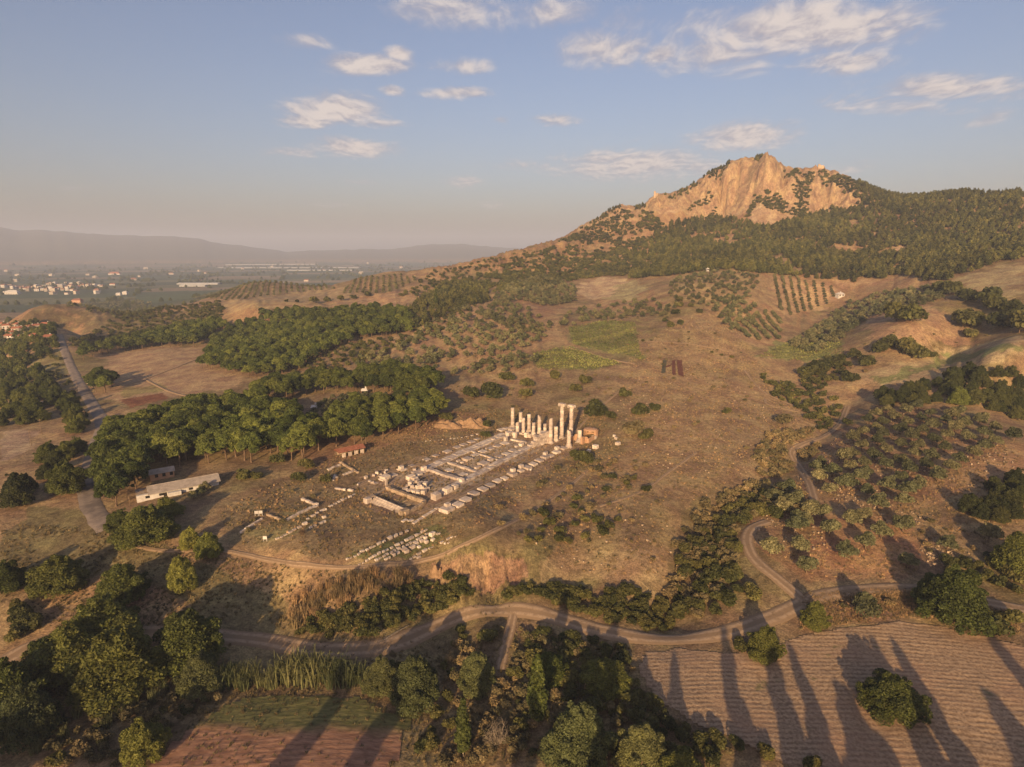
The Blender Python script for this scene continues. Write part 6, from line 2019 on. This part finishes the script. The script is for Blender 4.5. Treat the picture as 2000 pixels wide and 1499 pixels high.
VZ = lambda x, y: (x / 7.14, 530 + y / 7.14)
VIL = [(150, 868, 'white'), (178, 885, 'cream'), (285, 828, 'cream'), (232, 838, 'cream'), (92, 800, 'white'), (362, 955, 'white'), (318, 940, 'cream'), (500, 938, 'cream'), (565, 925, 'cream'), (680, 950, 'cream'), (650, 785, 'cream'), (440, 805, 'cream'), (245, 782, 'cream'),
       (462, 885, 'orange'), (130, 940, 'cream'), (175, 930, 'white'), (40, 770, 'cream'), (520, 800, 'cream')]
for i, (x_, y_, c_) in enumerate(VIL):
    u, v = VZ(x_, y_)
    w = 11 if i == 10 else random.uniform(5, 8)
    house(u, v, w, random.uniform(4.5, 6), random.uniform(2.4, 3.8), c_ + '_plaster', 'red_tiles', f'red roofed village house with {c_} walls at the far left, {ORD[i]} of those listed by the road'.replace(', ' + ORD[i] + ' of those listed by the road', ''), 'houses of the village', rz=random.uniform(-.5, .5))
TOWN = [(60, 230), (150, 225), (180, 250), (225, 245), (285, 245), (350, 255), (410, 240), (480, 240), (515, 245), (400, 280), (520, 280), (590, 235), (640, 235), (680, 190), (720, 190), (770, 190), (830, 212), (890, 216), (930, 200), (600, 270), (650, 285), (720, 275), (745, 325), (850, 245), (880, 270),
        (940, 270), (990, 230), (1040, 245), (1060, 195), (1110, 200), (1110, 240), (1160, 240), (1195, 210), (1230, 220), (1270, 215), (1325, 214), (1385, 212), (1425, 220), (1355, 285), (940, 325), (1070, 320), (1350, 318), (1020, 275), (700, 245), (760, 295), (800, 255), (330, 230), (560, 255), (1000, 200), (1150, 200)]
for i, (x_, y_) in enumerate(TOWN):
    u, v = VZ(x_, y_)
    h = random.choice((5, 7, 9, 9, 12))
    w = random.uniform(8, 14)
    house(u, v, w, random.uniform(10, 13), h, random.choice(('cream_plaster', 'cream_plaster', 'white_plaster')), random.choice(('red_tiles', 'red_tiles', 'white_plaster')), 'pale apartment block in the small town on the plain', 'apartment blocks of the small town', 2, random.uniform(-.4, .4), flat=random.random() < .35, name='apartment_block', cat_='building')
for (x_, y_, w, dp, h, l) in [(180, 322, 34, 14, 6, 'long white hall in front of the small town'), (85, 316, 10, 8, 6, 'white house at the left end of the long hall'), (1085, 445, 20, 12, 7, 'big red walled building on the near side of the plain'), (1660, 338, 12, 9, 5, 'small white house on the plain right of the town'),
                              (1750, 326, 12, 9, 7, 'bright white house on the plain right of the town'), (1575, 197, 20, 9, 4, 'low pale building behind the right end of the town'), (1600, 50, 60, 14, 6, 'long pale factory hall out on the plain'), (1360, 300, 14, 10, 8, 'pale block just below the right end of the town')]:
    u, v = VZ(x_, y_)
    house(u, v, w, dp, h, 'orange_plaster' if 'red walled' in l else 'white_plaster', 'white_plaster' if 'white' in l else 'red_tiles', l, None, 1, 0.05, name='house' if 'house' in l else 'building', cat_='building')
for (u, v, w, h, l) in [(712, 770, 2.8, 2.3, 'tiny white hut among the grey olives ringed by pines'), (1640, 580, 7, 2.8, 'small white farmhouse at the end of the planted rows'), (1382, 530, 2.6, 2.2, 'white hut on top of the knoll under the forest'), (614, 803, 2.6, 2.2, 'little white hut at the left edge of the grey olives')]:
    house(u, v, w, w * .75, h, 'white_plaster', 'white_plaster', l, None, 1, .2, name='hut', cat_='hut')
for k, (u0, u1, v, dp) in enumerate([(425, 700, 524, 90), (440, 620, 518, 60), (345, 425, 556, 40), (350, 400, 560, 30), (560, 690, 529, 60)]):
    pa, pb = hit1(u0, v), hit1(u1, v)
    o = empty('greenhouse', pa, math.atan2(pb.y - pa.y, pb.x - pa.x))
    tag(o, ['longest white greenhouse range far out on the plain', 'farther thin greenhouse range on the plain', 'white greenhouse in front of the rounded far hill', 'smaller greenhouse in front of the rounded far hill', 'short greenhouse range at the right of the long one'][k], 'greenhouse')
    L = (pb - pa).length
    box_obj('wall', o, 'white_sheet', 0, L, 0, dp, -1, 3.2); gable_obj('roof', o, 'white_sheet', 0, L, 0, dp, 3.25, 2.5, .5)
# farmsteads dotted over the plain
for k in range(40):
    u = random.uniform(0, 930); v = 506 + 48 * random.random() ** 1.6
    if v > 540 and u > 600:
        continue
    p = hit1(u, v)
    if p.z > -15:
        continue
    s = 1.0 + p.y / 3500
    house(u, v, random.uniform(6, 14) * s, 7 * s, random.uniform(3, 6) * s, 'cream_plaster', random.choice(('red_tiles', 'cream_plaster')), 'pale farm building far out on the hazy plain', 'farm buildings on the plain', 1, random.uniform(-.5, .5), name='farm_building', cat_='building', win=False)
# what is left of the citadel on the summit
for (u, v, w, h, l) in [(1281, 386, 7, 9, 'stump of a citadel tower on the left shoulder of the cliff'), (1603, 329, 9, 6, 'ruined citadel wall on the summit plateau'), (1672, 352, 9, 7, 'ruined citadel wall on the right shoulder of the summit'), (1267, 388, 4, 4, 'small wall remnant beside the tower stump')]:
    p = hit1(u, v)
    o = empty('citadel_ruin', (p.x, p.y, p.z - 1.5), random.uniform(-.3, .3)); tag(o, l, 'ruin')
    child('wall', BLOCKS['rough_stone'][1], o, (0, 0, 0), (w, 2.2, h)); child('wall', BLOCKS['rough_stone'][3], o, (w * .45, 2, 0), (2.2, 4.5, h * .7)); child('wall', BLOCKS['rough_stone'][5], o, (-w * .3, .4, 0), (w * .4, 2.6, h * 1.25))
    for c_ in o.children:
        c_.rotation_euler = (0, 0, random.uniform(-.2, .2))
# dead bush, fallen trunk and scorched bush
def branchy(name, u, v, h, n, mat, label, cat_):
    p = hit1(u, v)
    rng = np.random.default_rng(5)
    parts = []
    for k in range(n):
        a, t = rng.uniform(0, 6.28), rng.uniform(.15, .75)
        e = np.array([math.cos(a) * t, math.sin(a) * t, 1 - t * .45]) * h * rng.uniform(.6, 1.1)
        mid = e * .5 + rng.normal(size=3) * .12 * h + np.array([0, 0, .08 * h])
        parts.append(tube([(0, 0, -.2), mid * .5, mid, e], [.12, .08, .05, .015], 5))
        for q in range(4):
            f = mid + (e - mid) * rng.uniform(0, .8)
            parts.append(tube([f, f + rng.normal(size=3) * .14 * h + np.array([0, 0, .12 * h]), f + rng.normal(size=3) * .2 * h + np.array([0, 0, .22 * h])], [.04, .025, .01], 4))
    Vv, Ff = cat(*parts)
    o = link(name, np_mesh(name, Vv, Ff), mat)
    o.location = p
    tag(o, label, cat_)


branchy('bare_bush', 968, 1458, 4.6, 34, 'pale_bark', 'leafless grey bush on the strip near the bottom edge', 'bush')
branchy('scorched_bush', 590, 1045, 2.0, 22, 'bark', 'dark leafless bush among the stones left of the altar', 'bush')
pa, pb = hit1(742, 1257), hit1(798, 1224)
Vv, Ff = tube([(0, 0, .2), tuple((pb - pa) * .5 + Vector((0, 0, .45))), tuple((pb - pa) + Vector((0, 0, .3)))], [.28, .22, .12], 8)
o = link('fallen_trunk', np_mesh('fallen_trunk', Vv, Ff), 'pale_bark'); o.location = pa
tag(o, 'pale fallen tree trunk lying beside the dirt road', 'log')
# utility poles beside the road
for k, (u, v) in enumerate([(152, 768), (168, 830), (82, 848), (62, 872), (135, 690)]):
    p = hit1(u, v)
    o = empty('utility_pole', p, .4); tag(o, ['wooden pole on the far verge of the paved road', 'wooden pole where the paved road bends', 'wooden pole at the edge of the pale yard', 'wooden pole on the near side of the pale yard', 'wooden pole far up the paved road'][k], 'pole')
    me_ = lathe([(.13, -.3), (.09, 8.0)], 8, 'pole', 'wood'); c_ = bpy.data.objects.new('shaft', me_); COL.objects.link(c_); c_.parent = o
    box_obj('crossarm', o, 'wood', -.8, .8, -.06, .06, 7.2, 7.35)
# low white roadside walls
wall_run('roadside_wall', 'low white wall on the left verge of the paved road', (148, 812), (172, 820), .4, 1, .9, 'marble', blk=2.5)
wall_run('roadside_wall', 'low white wall on the right verge of the paved road', (168, 748), (180, 756), .4, 1, .9, 'marble', blk=2.5)
wall_run('roadside_wall', 'low white wall among the trees across the road', (62, 784), (88, 788), .4, 1, .9, 'marble', blk=2.5)

# ---------------------------------------------------------------- vineyards: one mesh per row
def vineyard(uv, angle, gap, label, group):
    a = area(uv)
    ca_, sa_ = math.cos(angle), math.sin(angle)
    rx, ry = a[:, 0] * ca_ + a[:, 1] * sa_, -a[:, 0] * sa_ + a[:, 1] * ca_
    y_ = ry.min() + gap / 2
    while y_ < ry.max():
        t = np.arange(rx.min(), rx.max(), .42)
        x_ = t * ca_ - y_ * sa_; yy = t * sa_ + y_ * ca_
        m_ = inside(x_, yy, a)
        y_ += gap
        if m_.sum() < 8:
            continue
        x_, yy = x_[m_], yy[m_]
        n = len(x_) * 2
        idx = np.repeat(np.arange(len(x_)), 2)
        keepm = RNG.random(n) < .88
        idx = idx[keepm]
        cx_, cy_ = x_[idx] + RNG.normal(0, .28, len(idx)), yy[idx] + RNG.normal(0, .28, len(idx))
        cz_ = z_at(cx_, cy_) + RNG.uniform(.25, 1.35, len(idx))
        o_ = np.array([x_.mean(), yy.mean(), z_at(x_.mean(), yy.mean())[0]])
        nr_ = RNG.normal(size=(len(idx), 3)) + np.array([0, -.6, .6])
        Vv, Ff = cards(RNG, np.stack([cx_, cy_, cz_], 1) - o_, nr_, .48, jit=.5)
        ob = link('vine_row', np_mesh('vine_row', Vv, Ff, False), 'vine_leaves')
        ob.location = o_
        tag(ob, label, 'vines', group)


vineyard(VINE_A, .62, 3.4, 'row of green vines in the upper vineyard on the slope', 'rows of the upper vineyard')
vineyard(VINE_B, .12, 3.0, 'row of green vines in the lower vineyard above the temple', 'rows of the lower vineyard')
vineyard([(1482, 697), (1540, 668), (1640, 670), (1650, 698), (1560, 706)], .35, 4.0, 'row of low vines in the plot above the gully', 'rows of the plot above the gully')

# ---------------------------------------------------------------- dry grass and the trees of the plain
def stuff_scatter(name, kind, uvs, n, smin, smax, label, thin=None):
    P_ = []
    for uv in uvs:
        a = area(uv)
        lo, hi = a.min(0), a.max(0)
        k = int(n / len(uvs) * (hi - lo).prod() / max(1, poly_area(a)))
        x_, y_ = RNG.uniform(lo[0], hi[0], k), RNG.uniform(lo[1], hi[1], k)
        m_ = inside(x_, y_, a)
        if thin:
            m_ &= fbm(x_ / thin[0], y_ / thin[0], 3, 91) + RNG.uniform(-.3, .3, k) > thin[1]
        P_.append(np.stack([x_[m_], y_[m_], z_at(x_[m_], y_[m_])], 1))
    P_ = np.concatenate(P_)
    src = []
    nv = KIND[kind][3]
    for v_ in range(nv):
        o = bpy.data.objects.new(name, proto(kind, v_, True)[0]); COL.objects.link(o)
        o.location = P_[v_]; tag(o, label, kind='stuff')
        src.append(o)
    stuff_points(name, src, P_[nv:], RNG.uniform(smin, smax, len(P_) - nv), RNG.integers(0, nv, len(P_) - nv), label)


def stones_scatter(uvs, n):
    P_ = []
    for uv in uvs:
        a = area(uv)
        lo, hi = a.min(0), a.max(0)
        x_, y_ = RNG.uniform(lo[0], hi[0], n), RNG.uniform(lo[1], hi[1], n)
        m_ = inside(x_, y_, a) & (fbm(x_ / 22, y_ / 22, 3, 95) + RNG.uniform(-.3, .3, n) > .05)
        P_.append(np.stack([x_[m_], y_[m_], z_at(x_[m_], y_[m_]) - .06], 1))
    P_ = np.concatenate(P_)
    src = []
    for v_ in range(2):
        o = bpy.data.objects.new('loose_stones', BLOCKS['rough_stone'][v_ + 2]); COL.objects.link(o); o.location = P_[v_]; o.scale = (.4, .4, .4)
        tag(o, 'loose stones lying on the grass slopes', kind='stuff'); src.append(o)
    stuff_points('loose_stones', src, P_[2:], RNG.uniform(.12, .55, len(P_) - 2), RNG.integers(0, 2, len(P_) - 2), 'loose stones lying on the grass slopes')


def poly_area(a):
    return abs(np.sum(a[:, 0] * np.roll(a[:, 1], -1) - np.roll(a[:, 0], -1) * a[:, 1])) / 2


SLOPE = [(1180, 900), (1230, 700), (1330, 620), (1420, 610), (1480, 700), (1560, 790), (1640, 840), (1500, 900), (1400, 960), (1330, 1000), (1300, 1130), (1050, 1110), (1040, 1000)]
ROUGH = [(450, 1060), (430, 1000), (520, 950), (700, 870), (900, 800), (1180, 800), (1200, 900), (980, 1000), (870, 1070), (700, 1100)]
LOWER = [(0, 1020), (250, 1040), (440, 1090), (700, 1120), (1000, 1150), (1000, 1200), (560, 1230), (0, 1230)]
BOTTOM = [(430, 1260), (900, 1230), (1230, 1260), (1230, 1480), (850, 1499), (0, 1499), (0, 1320)]
ORCHF = [(1450, 1040), (1640, 850), (1760, 800), (1990, 880), (1990, 1120), (1790, 1130), (1600, 1130)]
stuff_scatter('dry_grass', 'dry_tuft', [SLOPE, ROUGH, ORCHF, [(1570, 1160), (1790, 1150), (1990, 1200), (1990, 1240), (1780, 1205), (1560, 1230)]], 20000, .5, 1.3, 'dry straw grass tufts on the slopes round the temple', (18, -.15))
stuff_scatter('weeds', 'brown_tuft', [SLOPE, ROUGH, LOWER, BOTTOM], 17000, .45, 1.3, 'brown weeds covering the rough ground', (14, -.05))


stones_scatter([SLOPE, ORCHF, [(1780, 1010), (1990, 1030), (1990, 1100), (1800, 1110)]], 4200)
# hedgerows and single trees of the far plain
n = 16000
uu, vv = RNG.uniform(R(-46), R(8), n), np.exp(RNG.uniform(math.log(1250), math.log(7000), n))
x_, y_ = vv * np.sin(uu), vv * np.cos(uu)
fx, fy = (x_ * _c + y_ * _s), (-x_ * _s + y_ * _c)
ex = np.abs((fx / 330 + .35 * vnoise(fy / 700, fx * 0, 9)) % 1 - .5) > .475
ey = np.abs((fy / 210 + .8 * vnoise(fx / 900, fy * 0, 10)) % 1 - .5) > .47
m_ = ((ex | ey) & (fbm(x_ / 300, y_ / 300, 3, 33) > -.15)) | (fbm(x_ / 160, y_ / 160, 3, 34) > .42)
z_ = z_at(x_, y_)
m_ &= z_ < -5
src = []
for v_ in range(2):
    k = np.nonzero(m_)[0][v_]
    o = put_plant('leafy_tree', x_[k], y_[k], z_[k], .8, 1.2, 'far tree in the hedgerows of the hazy plain', 'far trees of the plain', False, v_)
    src.append(o)
stuff_points('plain_trees', src, np.stack([x_, y_, z_], 1)[m_], RNG.uniform(.5, 1.1, m_.sum()) * (.8 + vv[m_] / 5000), RNG.integers(0, 2, m_.sum()), 'hedgerows and orchards spread over the far plain')
print('objects', len(bpy.data.objects))
